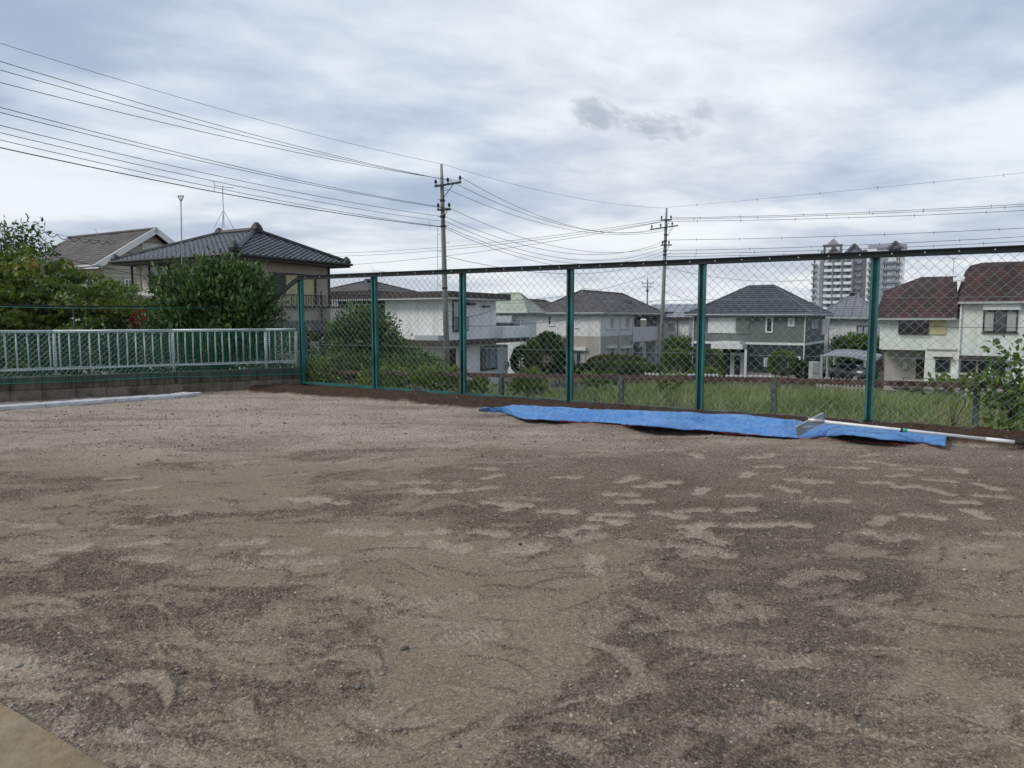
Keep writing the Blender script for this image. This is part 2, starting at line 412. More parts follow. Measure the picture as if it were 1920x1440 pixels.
leaf_mat('leaf_hedge', [(0., (0.046, 0.084, 0.023)), (.6, (0.106, 0.170, 0.042)), (1., (0.203, 0.268, 0.073))], .25)
leaf_mat('leaf_bright', [(0., (0.058, 0.098, 0.023)), (.6, (0.137, 0.195, 0.046)), (1., (0.260, 0.286, 0.091))], .35)
leaf_mat('leaf_redtop', [(0., (0.045, 0.068, 0.022)), (.6, (0.098, 0.128, 0.039)), (1., (0.255, 0.135, 0.083))], .25)
leaf_mat('leaf_red', [(0., (.20, .012, .02)), (1., (.42, .03, .05))], .3)
leaf_mat('grass', [(0., (.060, .095, .030)), (.35, (.110, .175, .045)), (.65, (.175, .230, .075)), (.85, (.25, .24, .12)), (1., (.38, .33, .20))], .3, .6)
FIELD_MAT = field_mat()

def tarp_mat():
    t = NT('blue_tarp'); c = t.coord(world=True)
    n1 = t.noise(c, 3, 5); n2 = t.noise(t.coord((3, 10, 10), True), 9, 5, .6)
    col = t.ramp(n1, (.3, (.075, .27, .70)), (.7, (.14, .40, .82)))
    col = t.mix(t.ma('MULTIPLY', t.ramp(n2, (.52, 0.), (.72, 1.)), .5), col, (.36, .52, .74))
    n5 = t.noise(c, 5, 6, .65); col = t.mix(t.ma('MULTIPLY', t.ramp(n5, (.56, 0.), (.74, 1.)), .55), col, (.20, .20, .19))
    t.L(col, t.b.inputs['Base Color']); t.b.inputs['Roughness'].default_value = .34; t.b.inputs['Specular IOR Level'].default_value = .55
    w = t.nd('ShaderNodeTexChecker'); w.inputs['Scale'].default_value = 260; t.L(c, w.inputs['Vector'])
    def ridge(sc_, cs_):
        q = t.noise(t.coord(cs_, True), sc_, 3, .5, .4); return t.ma('POWER', t.ma('SUBTRACT', 1., t.ma('ABSOLUTE', t.ma('SUBTRACT', t.ma('MULTIPLY', q, 2.), 1.))), 7.)
    rg = t.ma('ADD', ridge(2.6, (1, 2.2, 1)), t.ma('MULTIPLY', ridge(6., (1.6, 1, 1)), .6))
    h = t.ma('ADD', t.ma('ADD', t.ma('MULTIPLY', n2, .8), t.ma('MULTIPLY', rg, 1.1)), t.ma('MULTIPLY', w.outputs['Fac'], .06)); t.bump(h, .9, .03)
    return t.m
TARP = tarp_mat()

# ------------------------------------------------------------------ the field (one height sheet, finer towards the middle of the place)
def in_poly(px, py, poly):
    inside = np.zeros(px.shape, bool); n = len(poly)
    for i in range(n):
        x0, y0 = poly[i]; x1, y1 = poly[(i+1) % n]
        c = ((y0 > py) != (y1 > py)) & (px < (x1-x0)*(py-y0)/(y1-y0+1e-9)+x0); inside ^= c
    return inside
FOOT = [(967,952,.9),(903,917,.7),(1060,896,.2),(1245,905,.35),(1163,927,.1),(1190,940,.2),(1215,911,.3),(1150,965,.1),(1253,965,-.5),(1392,929,.3),(1384,956,.4),(1300,1033,.7),(1405,985,.1),(1303,985,.5),
        (1480,984,.05),(1650,975,.9),(1620,866,.1),(1598,878,.15),(1490,1085,.8),(1700,880,.1),(1760,900,-.2),(1730,968,-.3),(1500,900,.1),(1640,905,.1),(1800,940,.05),(1860,930,-.2),
        (312,965,.6),(225,895,.5),(840,1028,-.3),(1085,993,.6),(1060,1005,-.1),(690,1000,.1),(985,1025,-.3),(1240,1172,.3),(1310,1205,-.2),(1625,1145,.1),(1820,1115,-.15),(1880,1000,.1),
        (1560,1075,-.1),(1690,1180,.2),(1400,1150,.4),(1180,1290,.7),(1480,1240,.3),(430,870,.4),(560,935,.2),(400,1060,.3),(640,1105,-.3),(770,905,.2),(880,1190,.5),(1500,1340,-.4),(1560,940,.2),(1440,875,.2)]
def field_height(x, y):
    px, py = proj(x, y, 0.)
    jx = (fbm(x, y, 2.6, 6, 5, .6)-.5); jy = (fbm(x, y, 2.6, 6, 9, .6)-.5)
    qx = px + jx*190*(py-597)/500; qy = py + jy*110*(py-597)/500
    # raked, packed swirls against loose gravelly soil
    wx = x + .9*(fbm(x, y, .55, 3, 2)-.5); wy = y + .9*(fbm(x, y, .55, 3, 7)-.5)
    a = fbm(wx*.50+wy*.22, wy*1.25-wx*.28, 3.1, 5, 21, .55)
    b = fbm(wx, wy, .55, 3, 33); rag = fbm(x, y, 17, 3, 35, .6)-.5
    packed = smooth((a-.455+.38*(b-.5)+.16*rag)/.22+.5)
    def soft_poly(poly):       # ragged, feathered patch outline
        acc = 0.
        for ox, oy in ((0, 0), (26, 8), (-24, 12), (10, -14), (-12, -9)): acc = acc+in_poly(qx+ox*(py-560)/450, qy+oy*(py-560)/450, poly)
        return acc/5.
    lane = soft_poly([(1250,1000),(1150,1110),(1070,1230),(960,1330),(900,1500),(1560,1500),(1590,1330),(1690,1120),(1745,1000),(1500,960)])
    right = soft_poly([(1755,985),(1690,1140),(1600,1320),(1570,1500),(2400,1500),(2400,960)])
    mid = soft_poly([(820,1080),(940,1035),(1120,1050),(1130,1110),(1060,1230),(950,1330),(700,1240),(640,1140)])
    packed = packed*(1-.85*lane*(.75+.5*(rag+.3))); packed = np.maximum(packed, right*(.55+.45*smooth((a-.40+.2*rag)/.10))); packed = np.maximum(packed, mid*smooth((a-.38+.2*rag)/.10))
    flat_ = soft_poly([(760,900),(1000,850),(2000,840),(2000,1010),(1560,980),(1250,1020),(1000,1010),(820,960)]); packed = packed*(1-.72*flat_)
    dark = np.clip(lane*(.62+.9*(rag+.1)) + .10*smooth((b-.52)/.12)*(1-right)*(1-mid)*smooth((py-880)/120.)*(1-packed), 0, 1)*(1-.8*packed)
    corner = soft_poly([(-200,1180),(120,1230),(300,1330),(330,1500),(-200,1500)])
    far = smooth((905-py)/120.)
    streak = fbm(wx*.5, wy*3.2, 1.3, 4, 150, .6)
    gravel = np.clip(far*(.42+1.5*(streak-.30)+.5*(b-.4)) + corner*.42*smooth((a-.42+.3*rag)/.2+.4), 0, 1)
    packed = packed*(1-.75*far); dark = dark*(1-.7*far)
    # soil dug over along the fence
    w = -((x-FA.x)*FN.x + (y-FA.y)*FN.y); s = (x-FA.x)*FD.x + (y-FA.y)*FD.y
    wedge = 1.08 + .28*(fbm(x, y, 1.8, 3, 40)-.5) + .10*(fbm(x, y, 9, 2, 44)-.5) - .9*smooth((-s-.05)/1.)
    brown = smooth((wedge-w)/.07+.5)*smooth((s+1.2)/.3)
    # packed ground near the wall corner stays clear of soil
    z = .026*(fbm(x, y, .5, 3, 60)-.5) + .014*(fbm(x, y, 2.1, 3, 66)-.5)
    edge = np.exp(-((packed-.45)/.25)**2)
    lo = 1-packed
    z = z + lo*((.024-.012*flat_)*(fbm(x, y, 13, 3, 70, .7)-.42) + .013*(vnoise(x, y, 58, 77)-.5)) + .009*edge*(fbm(x, y, 6, 2, 80))*(1-.8*flat_)
    z = z + packed*(.009*(fbm(wx*3.+wy, wy*7-wx*2, 1.7, 4, 90, .6)-.5))
    # crescent heel and rake marks in the packed soil
    rk = np.abs(np.sin((wx*2.3+wy*5.1+2.2*fbm(x, y, .9, 2, 95))*2.2)); z = z + packed*.012*np.clip(.10-rk, 0, 1)/.10*smooth((fbm(x, y, 1.6, 2, 99)-.5)/.06)
    z = z + brown*(.035 + .075*(fbm(x, y, 5., 4, 110, .6)-.42) + .05*smooth(1-np.abs(w-.5)/.5))
    # scuffs: short smears dragged flat with the loose soil pushed up at one side
    prn = np.zeros_like(z)
    rs = np.random.default_rng(12)
    for q in range(560):
        sy_ = 1.35*(9.5/1.35)**(rs.random()**.9); sx_ = (rs.random()*2-1)*.80*sy_; an = rs.normal()*.38; ln = (.09+.17*rs.random())*min(1., .5+sy_*.15); wd0 = (.024+.042*rs.random())*min(1., .55+sy_*.13); cv = rs.normal()*2.2; side = 1 if rs.random() > .35 else -1; dp = .4+.6*rs.random()
        qa, qb = proj(sx_, sy_, 0.)
        if 850 < qb < 1000 and qa > 820 and q % 4: continue
        m = (np.abs(x-sx_) < ln*1.5) & (np.abs(y-sy_) < ln*1.5)
        if not m.any(): continue
        ca, sa = math.cos(an), math.sin(an); u = (x[m]-sx_)*ca+(y[m]-sy_)*sa; v = -(x[m]-sx_)*sa+(y[m]-sy_)*ca-cv*u*u
        v = v + .02*rag[m]
        r = (u/ln)**2+(v/wd0)**2; pr = smooth((1.2-r)/.6)*dp; cr = np.exp(-((v-side*wd0*1.05)/(wd0*.30))**2)*np.clip(1-(u/ln)**2, 0, 1)
        z[m] = z[m]*(1-.5*pr)-.006*pr+.011*cr*dp*(.5+fbm(x[m], y[m], 25, 2, 7))
        packed[m] = np.maximum(packed[m]*(1-.85*cr), pr*.9); dark[m] = dark[m]*(1-.55*pr)+.16*cr*dp*(1-dark[m]); gravel[m] = gravel[m]*(1-.55*pr); prn[m] = np.maximum(prn[m], .35*pr*(q % 3 == 0))
    # footprints
    extra = []; re_ = np.random.default_rng(4)
    for q in range(46): extra.append((re_.uniform(700, 1900), 850+330*re_.random()**1.6, re_.normal()*.75+.4))
    for q in range(16): extra.append((re_.uniform(0, 700), 860+200*re_.random(), re_.normal()*.4+.3))
    for fx, fy, fa in FOOT+extra:
        g = G(fx, fy); ca, sa = math.cos(fa), math.sin(fa)
        m = (np.abs(x-g.x) < .30) & (np.abs(y-g.y) < .30)
        if not m.any(): continue
        u = (x[m]-g.x)*ca+(y[m]-g.y)*sa; v = -(x[m]-g.x)*sa+(y[m]-g.y)*ca
        v = v + .012*np.sin(u*14)
        wd = .066 - .020*np.exp(-((u+.02)/.05)**2) + .010*(u > .03)
        r = np.maximum(np.abs(u)/.145, 0)**4 + (np.abs(v)/wd)**2
        pr = smooth((1.35-r)/.95); rim = np.exp(-((r-1.5)/.5)**2)
        tread = .0028*np.sign(np.sin(u*230))*pr
        zz = z[m]; zz = zz*(1-.75*pr) - .009*pr + .004*rim + tread; z[m] = zz
        pk = packed[m]; packed[m] = np.maximum(pk, pr*(.95 if fy < 1000 else .62)); gv = gravel[m]; gravel[m] = gv*(1-.85*pr); dark[m] = dark[m]*(1-.7*pr); prn[m] = np.maximum(prn[m], pr*(1. if fy < 1060 else .5)*(.62+.6*(rag[m]+.35)))
    return z, packed, gravel, brown, np.clip(dark, 0, 1), np.clip(prn, 0, 1)*(1-brown)
def build_field():
    N, K = 640, 700
    ys = 1.15*(15.5/1.15)**(np.arange(N+1)/N); tt = np.linspace(-1.05, 1.05, K+1); tt = tt*(.85+.15*tt**2/1.1)
    Y, T = np.meshgrid(ys, tt, indexing='ij'); X = T*(Y+.25)
    x, y = X.ravel(), Y.ravel()
    z, pk, gv, br, dk, pn = field_height(x, y)
    idx = np.arange((N+1)*(K+1)).reshape(N+1, K+1)
    Q = np.stack([idx[:-1, :-1], idx[:-1, 1:], idx[1:, 1:], idx[1:, :-1]], -1).reshape(-1, 4)
    w = (x-FA.x)*FN.x + (y-FA.y)*FN.y; v = (x-FA.x)*WN.x + (y-FA.y)*WN.y
    bad = (w > .06) | (v > .05)
    Q = Q[~bad[Q].any(1)]
    used = np.unique(Q); remap = np.zeros(len(x), int); remap[used] = np.arange(len(used))
    o = np_mesh('field', np.stack([x, y, z], 1)[used], remap[Q], FIELD_MAT, None, True, {'packed': pk[used], 'brown': br[used], 'gravel': gv[used], 'dark': dk[used], 'print': pn[used]})
    tag(o, kind='structure')
build_field()

def build_stones():
    # loose stones: low facetted pebbles, more of them on loose ground
    n = 75000
    yy = 1.3*(13/1.3)**(rng.random(n)**1.15); tt = (rng.random(n)*2-1)*.85; xx = tt*yy
    z, pk, gv, br, dk, _ = field_height(xx.copy(), yy.copy())
    keep = rng.random(n) < (.06+.55*(1-pk)*np.clip(fbm(xx, yy, 3., 3, 8)*2.6-.75, .1, 1.)+.5*gv)*(1-.75*br)
    w = (xx-FA.x)*FN.x + (yy-FA.y)*FN.y; v = (xx-FA.x)*WN.x + (yy-FA.y)*WN.y
    keep &= (w < -.05) & (v < -.05)
    xx, yy, z = xx[keep], yy[keep], z[keep]; n = len(xx)
    s = .0016 + .0046*rng.random(n)**2.5 + .010*(rng.random(n) > .982)*rng.random(n); s = s*np.clip(.75+yy*.10, .8, 1.7)
    g = (1+5**.5)/2
    ico = np.array([(-1,g,0),(1,g,0),(-1,-g,0),(1,-g,0),(0,-1,g),(0,1,g),(0,-1,-g),(0,1,-g),(g,0,-1),(g,0,1),(-g,0,-1),(-g,0,1)])/1.9
    fc = np.array([(0,11,5),(0,5,1),(0,1,7),(0,7,10),(0,10,11),(1,5,9),(5,11,4),(11,10,2),(10,7,6),(7,1,8),(3,9,4),(3,4,2),(3,2,6),(3,6,8),(3,8,9),(4,9,5),(2,4,11),(6,2,10),(8,6,7),(9,8,1)])
    a = rng.random(n)*6.28; sx = .8+.7*rng.random(n); sy = .7+.5*rng.random(n); sz = .5+.4*rng.random(n)
    V = ico[None]*(1+.25*(rng.random((n, 12, 1))-.5))*np.stack([sx, sy, sz], 1)[:, None]*s[:, None, None]
    c, sn = np.cos(a)[:, None], np.sin(a)[:, None]
    V = np.stack([V[..., 0]*c-V[..., 1]*sn, V[..., 0]*sn+V[..., 1]*c, V[..., 2]], -1) + np.stack([xx, yy, z+s*.25], 1)[:, None]
    Fq = (fc[None]+(np.arange(n)*12)[:, None, None]).reshape(-1, 3)
    val = np.repeat(rng.random(n), 12)
    t = NT('stone'); t.L(t.ramp(t.attr('v'), (0., (.09, .078, .068)), (.7, (.20, .175, .15)), (.95, (.30, .27, .24)), (1., (.50, .47, .43))), t.b.inputs['Base Color']); t.b.inputs['Roughness'].default_value = .85
    o = np_mesh('gravel', V.reshape(-1, 3), Fq, t.m, None, False, {'v': val})
    tag(o, 'loose small grey and pale stones strewn over the sandy field', 'gravel', kind='stuff')
build_stones()

# concrete porch slab at the near left corner
def build_slab():
    a = G(0, 1312, .035); b = G(215, 1440, .035); d = (b-a).to_2d().normalized(); n = Vector((-d.y, d.x))
    if n.x > 0: n = -n
    a2 = a.to_2d()-d*3.; b2 = b.to_2d()+d*3.
    m = MB(); NS = 90
    t0 = len(m.v)
    for i in range(NS+1):
        p = a2.lerp(b2, i/NS); j = .004*(random.random()-.5)
        for (o, z) in ((.012, -.1), (.004+j, .022), (-.006+j, .034), (-.03, .036), (-3.5, .036)):
            q = p - n*o if False else p + n*(-o); m.v.append((q.x, q.y, z))
    for i in range(NS):
        for k in range(4): m.f.append((t0+i*5+k, t0+i*5+k+5, t0+i*5+k+6, t0+i*5+k+1))
    o = m.build('concrete_slab', M('slab_tan')); tag(o, kind='structure')
build_slab()

# ------------------------------------------------------------------ ground beyond, road
def build_terrain():
    us = np.concatenate([np.linspace(-40, 0, 12), np.linspace(.5, 70, 110), np.geomspace(75, 3000, 24)])
    vs = np.concatenate([-np.geomspace(3000, 80, 20), np.linspace(-75, 95, 130), np.geomspace(100, 3000, 20)])
    U, Vv = np.meshgrid(us, vs, indexing='ij'); x = FA.x+FN.x*U+FD.x*Vv; y = FA.y+FN.y*U+FD.y*Vv
    z = terrain_z(x, y) + .10*(fbm(x, y, .35, 3, 3)-.5)*(U > 1)*(U < 28)
    n, k = U.shape; idx = np.arange(n*k).reshape(n, k)
    Q = np.stack([idx[:-1, :-1], idx[1:, :-1], idx[1:, 1:], idx[:-1, 1:]], -1).reshape(-1, 4)
    tag(np_mesh('ground', np.stack([x.ravel(), y.ravel(), z.ravel()], 1), Q, M('earth'), None, True), kind='structure')
build_terrain()
def fpt(w, s, z=None):          # point w metres beyond the fence line, s metres along it
    p = FA + FN*w + FD*s
    return Vector((p.x, p.y, float(terrain_z(p.x, p.y)) if z is None else z))
def build_road():
    m = MB(); ss = np.linspace(-60, 80, 60)
    for i in range(59):
        m.poly([fpt(33, ss[i])+Vector((0,0,.06)), fpt(33, ss[i+1])+Vector((0,0,.06)), fpt(38.5, ss[i+1])+Vector((0,0,.06)), fpt(38.5, ss[i])+Vector((0,0,.06))])
    tag(m.build('road', M('asphalt')), kind='structure')
    m = MB()
    for i in range(59): m.beam(fpt(32.8, ss[i])+Vector((0,0,.10)), fpt(32.8, ss[i+1])+Vector((0,0,.10)), .3, .22)
    tag(m.build('kerb', M('kerb_pink')), kind='structure')
build_road()

# ------------------------------------------------------------------ tall chain-link fence
def v3(p2, z): return Vector((p2.x, p2.y, z))
POSTS = [on_line(p, FA, FD) for p in (565, 703, 868, 1069, 1315, 1637)]; POSTS.append(POSTS[-1]+1.95); POSTS.append(POSTS[-1]+1.95)
HT, HB = 1.985, .075            # top rail, bottom rail
def chain_mesh(s0, s1, ztop0, ztop1, zb, cell, off, r, jit=.003, A=FA, D=FD, Nn=FN):
    hw = cell/2; i0 = math.floor(s0/hw); i1 = math.ceil(s1/hw); j1 = int(max(ztop0, ztop1)/hw)+2
    I, J = np.meshgrid(np.arange(i0, i1+1), np.arange(0, j1+1), indexing='ij')
    rs = np.random.default_rng(abs(int(s0*1000))+7)
    S = I*hw + jit*(rs.random(I.shape)-.5)*2; Z = zb + J*hw + jit*(rs.random(I.shape)-.5)*2
    O = off + .004*((I+J)//2 % 2*2-1) + .008*np.sin(S*1.7+Z*2.1)
    def pt(a, b): return np.stack([A.x+D.x*S[a, b]+Nn.x*O[a, b], A.y+D.y*S[a, b]+Nn.y*O[a, b], Z[a, b]], -1)
    P0 = []; P1 = []
    for dj in (1, -1):
        a, b = np.meshgrid(np.arange(0, I.shape[0]-1), np.arange(0, I.shape[1]), indexing='ij'); a = a.ravel(); b = b.ravel()
        ok = ((I[a, 0]+J[0, b]) % 2 == 0) & (b+dj >= 0) & (b+dj < I.shape[1])
        a, b = a[ok], b[ok]
        sm = (S[a, b]+S[a+1, b+dj])/2; zm = np.maximum(Z[a, b], Z[a+1, b+dj])
        lim = ztop0 + (ztop1-ztop0)*np.clip((sm-s0)/(s1-s0), 0, 1)
        ok = (sm >= s0) & (sm <= s1) & (zm <= lim+hw*.6)
        P0.append(pt(a[ok], b[ok])); P1.append(pt(a[ok]+1, b[ok]+dj))
    return segs(np.concatenate(P0), np.concatenate(P1), r, 4)
def hbeam(m, p, z0, z1, along, across, w, d, t):   # H section post, flanges facing the field
    q = v3(p, 0)
    for k in (-1, 1): m.obox(q+Vector((0,0,(z0+z1)/2))+across*(k*(d/2-t/2)), along, across, Vector((0,0,1)), w/2, t/2, (z1-z0)/2)
    m.obox(q+Vector((0,0,(z0+z1)/2)), along, across, Vector((0,0,1)), t/2, d/2-t-.0005, (z1-z0)/2)
FD3 = Vector((FD.x, FD.y, 0)); FN3 = Vector((FN.x, FN.y, 0)); UP = Vector((0,0,1))
def build_fence():
    root = empty('chain_link_fence', v3(FA, 0)); inv = Vector((-FA.x, -FA.y, 0))
    tag(root, 'tall green chain-link fence with dark top rail behind the blue tarp', 'fence')
    def put(o): o.parent = root; o.location = inv; return o
    for i, s in enumerate(POSTS):
        m = MB(); p = FA+FD*s
        # two channels back to back with an open slot
        for k in (-1, 1):
            m.obox(v3(p+FD*(k*.034), .93), FD3, FN3, UP, .012, .034, 1.06)
        m.obox(v3(p+FN*.018, .93), FD3, FN3, UP, .0215, .005, 1.06)
        put(m.build('post', M('post_green')))
        m = MB(); m.obox(v3(p, 2.0), FD3, FN3, UP, .045, .038, .012); put(m.build('post_cap', M('rail_dark')))
        m = MB(); m.obox(v3(p-FN*.0, -.02), FD3, FN3, UP, .048, .042, .085); put(m.build('post_foot', M('rail_dark')))
    ends = POSTS
    for i in range(len(ends)-1):
        s0, s1 = ends[i], ends[i+1]
        m = MB(); m.beam(v3(FA+FD*s0-FN*.034, HT), v3(FA+FD*s1-FN*.034, HT), .012, .075); m.beam(v3(FA+FD*s0-FN*.052, HT-.030), v3(FA+FD*s1-FN*.052, HT-.030), .024, .012); m.beam(v3(FA+FD*s0-FN*.052, HT+.031), v3(FA+FD*s1-FN*.052, HT+.031), .024, .012)
        tr = put(m.build('top_rail', M('rail_dark')))
        n = max(2, int((s1-s0)/.30))
        m = MB()
        for k in range(n):
            q = v3(FA+FD*(s0+(k+.5)*(s1-s0)/n)-FN*.043, HT+.004); m.obox(q, FD3, FN3, UP, .006, .0035, .007)
        m.build('rivet', M('frame_white'), tr, kind='stuff')
        zb0 = .095-.085*(i/6.); zb1 = .095-.085*((i+1)/6.)
        m = MB(); m.beam(v3(FA+FD*(s0+.04)-FN*.028, zb0), v3(FA+FD*(s1-.04)-FN*.028, zb1), .03, .045); put(m.build('bottom_rail', M('post_green')))
        V, Q = chain_mesh(s0+.036, s1-.036, HT+.02, HT+.02, (zb0+zb1)/2-.02, .112, .048, .0021)
        put(np_mesh('mesh_panel', V, Q, M('mesh_wire')))['kind'] = 'stuff'
        for z in (1.50, 1.42-.9+.28):
            m = MB(); n2 = 8; m.tube([v3(FA+FD*(s0+(s1-s0)*k/n2)+FN*.06, z-.012*math.sin(math.pi*k/n2)) for k in range(n2+1)], .0026, 4); put(m.build('tension_wire', M('mesh_wire')))
    # low end bay stepping down behind the shrub
    s0, s1 = -1.25, ends[0]
    m = MB(); m.beam(v3(FA+FD*s0-FN*.034, HT-.72), v3(FA+FD*s1-FN*.034, HT), .03, .07); put(m.build('top_rail', M('rail_dark')))
    m = MB(); m.beam(v3(FA+FD*-3.6-FN*.034, HT-.72), v3(FA+FD*s0-FN*.034, HT-.72), .03, .06); put(m.build('top_rail', M('rail_dark')))
    V, Q = chain_mesh(s0, s1-.04, HT-.72, HT, .1, .112, .045, .0030); put(np_mesh('mesh_panel', V, Q, M('mesh_wire')))['kind'] = 'stuff'
build_fence()

# weathered kerb under the fence
def build_fence_kerb():
    m = MB(); n = 40
    for i in range(n):
        a, b = -.2+i*13.5/n, -.2+(i+1)*13.5/n
        z = .035-.05*(i/n)
        m.obox(v3(FA+FD*((a+b)/2)+FN*.12, z-.16), FD3, FN3, UP, (b-a)/2, .06, .20)
    o = m.build('fence_kerb', M('kerb_tan')); tag(o, 'low weathered concrete kerb under the tall fence', 'kerb')
build_fence_kerb()

# ------------------------------------------------------------------ old low rail fence behind
def build_low_fence():
    off = .42; A2 = FA+FN*off
    pts = [(575,697),(760,700),(938,704),(1165,707),(1455,713),(1840,723)]
    S = []; 
    for x, y in pts:
        s = on_line(x, A2, FD); p = A2+FD*s; S.append((s, P(x, y, p.y).z))
    ds = S[-1][0]-S[-2][0]; S.append((S[-1][0]+ds, S[-1][1]+.03)); S.append((S[-1][0]+ds, S[-1][1]+.03))
    root = empty('low_rail_fence', v3(A2, 0)); inv = Vector((-A2.x, -A2.y, 0))
    tag(root, 'low rusty rail fence with angle-iron posts behind the tall green fence', 'fence')
    def put(o): o.parent = root; o.location = inv; return o
    for i, (s, z) in enumerate(S):
        p = A2+FD*s; m = MB()
        m.obox(v3(p, z/2-.25), FD3, FN3, UP, .034, .005, z/2+.25+.02); m.obox(v3(p+FD*.029+FN*.036, z/2-.25), FD3, FN3, UP, .005, .03, z/2+.25+.02)
        put(m.build('post', M('rust_green')))
        if i:
            s0, z0 = S[i-1]; m = MB()
            m.beam(v3(A2+FD*s0+FN*.02, z0), v3(A2+FD*s+FN*.02, z), .035, .062); put(m.build('rail', M('rust')))
            V, Q = chain_mesh(s0, s, z0, z, -.35, .10, 0, .0022, .006, A2+FN*.05, FD, FN); put(np_mesh('mesh_panel', V, Q, M('rust_green')))['kind'] = 'stuff'
build_low_fence()

# ------------------------------------------------------------------ block wall, railing, net on the left
WD3 = Vector((WD.x, WD.y, 0)); WN3 = Vector((WN.x, WN.y, 0))
W_TOP = .355; W_LEN = 7.4
def build_wall():
    root = empty('block_wall', v3(FA, 0)); root.rotation_euler = (0, 0, math.atan2(WD.y, WD.x))
    tag(root, 'low stained concrete block wall under the white railing', 'wall')
    sg = 1 if Vector((-WD.y, WD.x)).dot(WN) > 0 else -1     # local y sign of outward
    m = MB(); m.box(.012, W_LEN, *sorted((sg*.012, sg*.19)), -.9, W_TOP-.012); m.build('wall_core', M('mortar'), root)
    ed = [on_line(p, FA, WD) for p in (565,529,481,441,398,352,303,252,195,137,73)]
    while ed[-1] < W_LEN-.3: ed.append(ed[-1]+.41)
    ed2 = [0.]+[ (ed[i]+ed[i+1])/2+.02*(i % 2) if i < 1 else ed[i]+.012 for i in range(0, len(ed)-1)] 
    ed2 = sorted(set(round(e, 3) for e in ed2 if e < ed[-1]))+[ed[-1]]
    for row, (z0, z1, mt, E) in enumerate(((.165, W_TOP, 'block', ed), (-.06, .158, 'block_low', ed2))):
        for i in range(len(E)-1):
            if E[i+1]-E[i] < .06: continue
            m = MB(); j = random.uniform(0, .004)
            y0, y1 = (-.002-j, .20) if sg > 0 else (-.20, .002+j)
            m.bbox(E[i]+.0025, E[i+1]-.0025, y0, y1, z0, z1, .004); m.build('block', M(mt), root)
build_wall()

BALX = [20,88,155,222,288,348,408,470,530,588,645,700,755,808,860,910,962,1012,1060,1106,1152,1198,1243,1287,1329,1371,1413,1454,1495,1535,1612,1648,1687,1735]
def build_railing():
    A2 = FA+WN*.10
    root = empty('white_railing', v3(A2, W_TOP)); inv = Vector((-A2.x, -A2.y, -W_TOP))
    tag(root, 'white painted metal railing with vertical bars on the block wall', 'railing')
    def put(o): o.parent = root; o.location = inv; return o
    zt, zb = 1.052, .475
    px = [555, 497, 322, 99]; ps = [on_line(p, A2, WD) for p in px]; ps += [ps[-1]+1.66, ps[-1]+3.32]
    ps[0] = max(ps[0], .05)
    for i, s in enumerate(ps):
        m = MB(); q = A2+WD*s; m.tube([v3(q, W_TOP-.05), v3(q, zt-.03)], .026, 10); put(m.build('post', M('white_paint'), None, True))
        if i:
            s0 = ps[i-1]
            m = MB(); m.tube([v3(A2+WD*(s0-.001), zt), v3(A2+WD*(s+.001), zt+.0)], .024, 8); put(m.build('top_rail', M('white_paint'), None, True))
            m = MB(); m.beam(v3(A2+WD*(s0+.02), zb), v3(A2+WD*(s-.02), zb), .03, .04); put(m.build('bottom_rail', M('white_paint')))
    bs = [on_line(b/3.2, A2, WD) for b in BALX]
    e = max(bs)
    while e < ps[-1]-.15: e += .148; bs.append(e)
    for s in bs:
        m = MB(); q = A2+WD*s; m.tube([v3(q, zb+.018), v3(q, zt-.02)], .0125, 8); put(m.build('bar', M('white_paint'), None, True))
build_railing()

def build_net():
    A2 = FA+WN*.04; cell = .040; L0, L1 = -.12, 6.6; rs = np.random.default_rng(8)
    ns = int((L1-L0)/cell); nz = 21
    I, J = np.meshgrid(np.arange(ns+1), np.arange(nz+1), indexing='ij')
    sag = .02*np.sin(I*.11)+.03*(fbm(I*.06, I*0+3., 1., 3, 5)-.5)
    ztop = 1.058+.006*np.sin(I*.35); zbot = W_TOP-.085+.10*(fbm(I*.03, I*0., 1., 2, 2)-.5)
    f = J/nz
    Z = ztop*(1-f)+zbot*f + .004*(rs.random(I.shape)-.5) + .05*(fbm(I*.05, J*.1, 1., 2, 9)-.5)*f*(1-f)*4
    S = L0+I*cell + .010*(fbm(I*.2, J*.2, 1., 2, 14)-.5)*2 + .02*np.sin(J*.3+I*.05)*f
    O = -.02 - .03*(fbm(I*.07, J*.12, 1., 3, 20)) - .05*f*f
    Pt = np.stack([A2.x+WD.x*S+WN.x*O, A2.y+WD.y*S+WN.y*O, Z], -1)
    P0 = np.concatenate([Pt[:-1].reshape(-1, 3), Pt[:, :-1].reshape(-1, 3)]); P1 = np.concatenate([Pt[1:].reshape(-1, 3), Pt[:, 1:].reshape(-1, 3)])
    V, Q = segs(P0, P1, .0034, 3)
    root = empty('green_net', v3(A2, 1.05)); inv = Vector((-A2.x, -A2.y, -1.05))
    tag(root, 'green square-mesh safety net draped over the white railing', 'net')
    o = np_mesh('netting', V, Q, M('net_green'), root); o.location = inv; o['kind'] = 'stuff'
    for row, r in ((0, .005), (nz, .007)):
        m = MB(); m.tube([tuple(p) for p in Pt[::3, row]], r, 5); o = m.build('edge_rope', M('net_green'), root); o.location = inv
    # bunched end of the net at the corner post
    m = MB()
    for k in range(9):
        pts = []
        for q in range(9):
            z = 1.04-q*.085; pts.append(v3(A2+WD*(-.03-.10*(k/9)+.01*math.sin(q*1.3+k))+WN*(-.03+.012*math.cos(k*2+q)), z))
        m.tube(pts, .0032, 4)
    o = m.build('gathered_end', M('net_green'), root); o.location = inv
build_net()

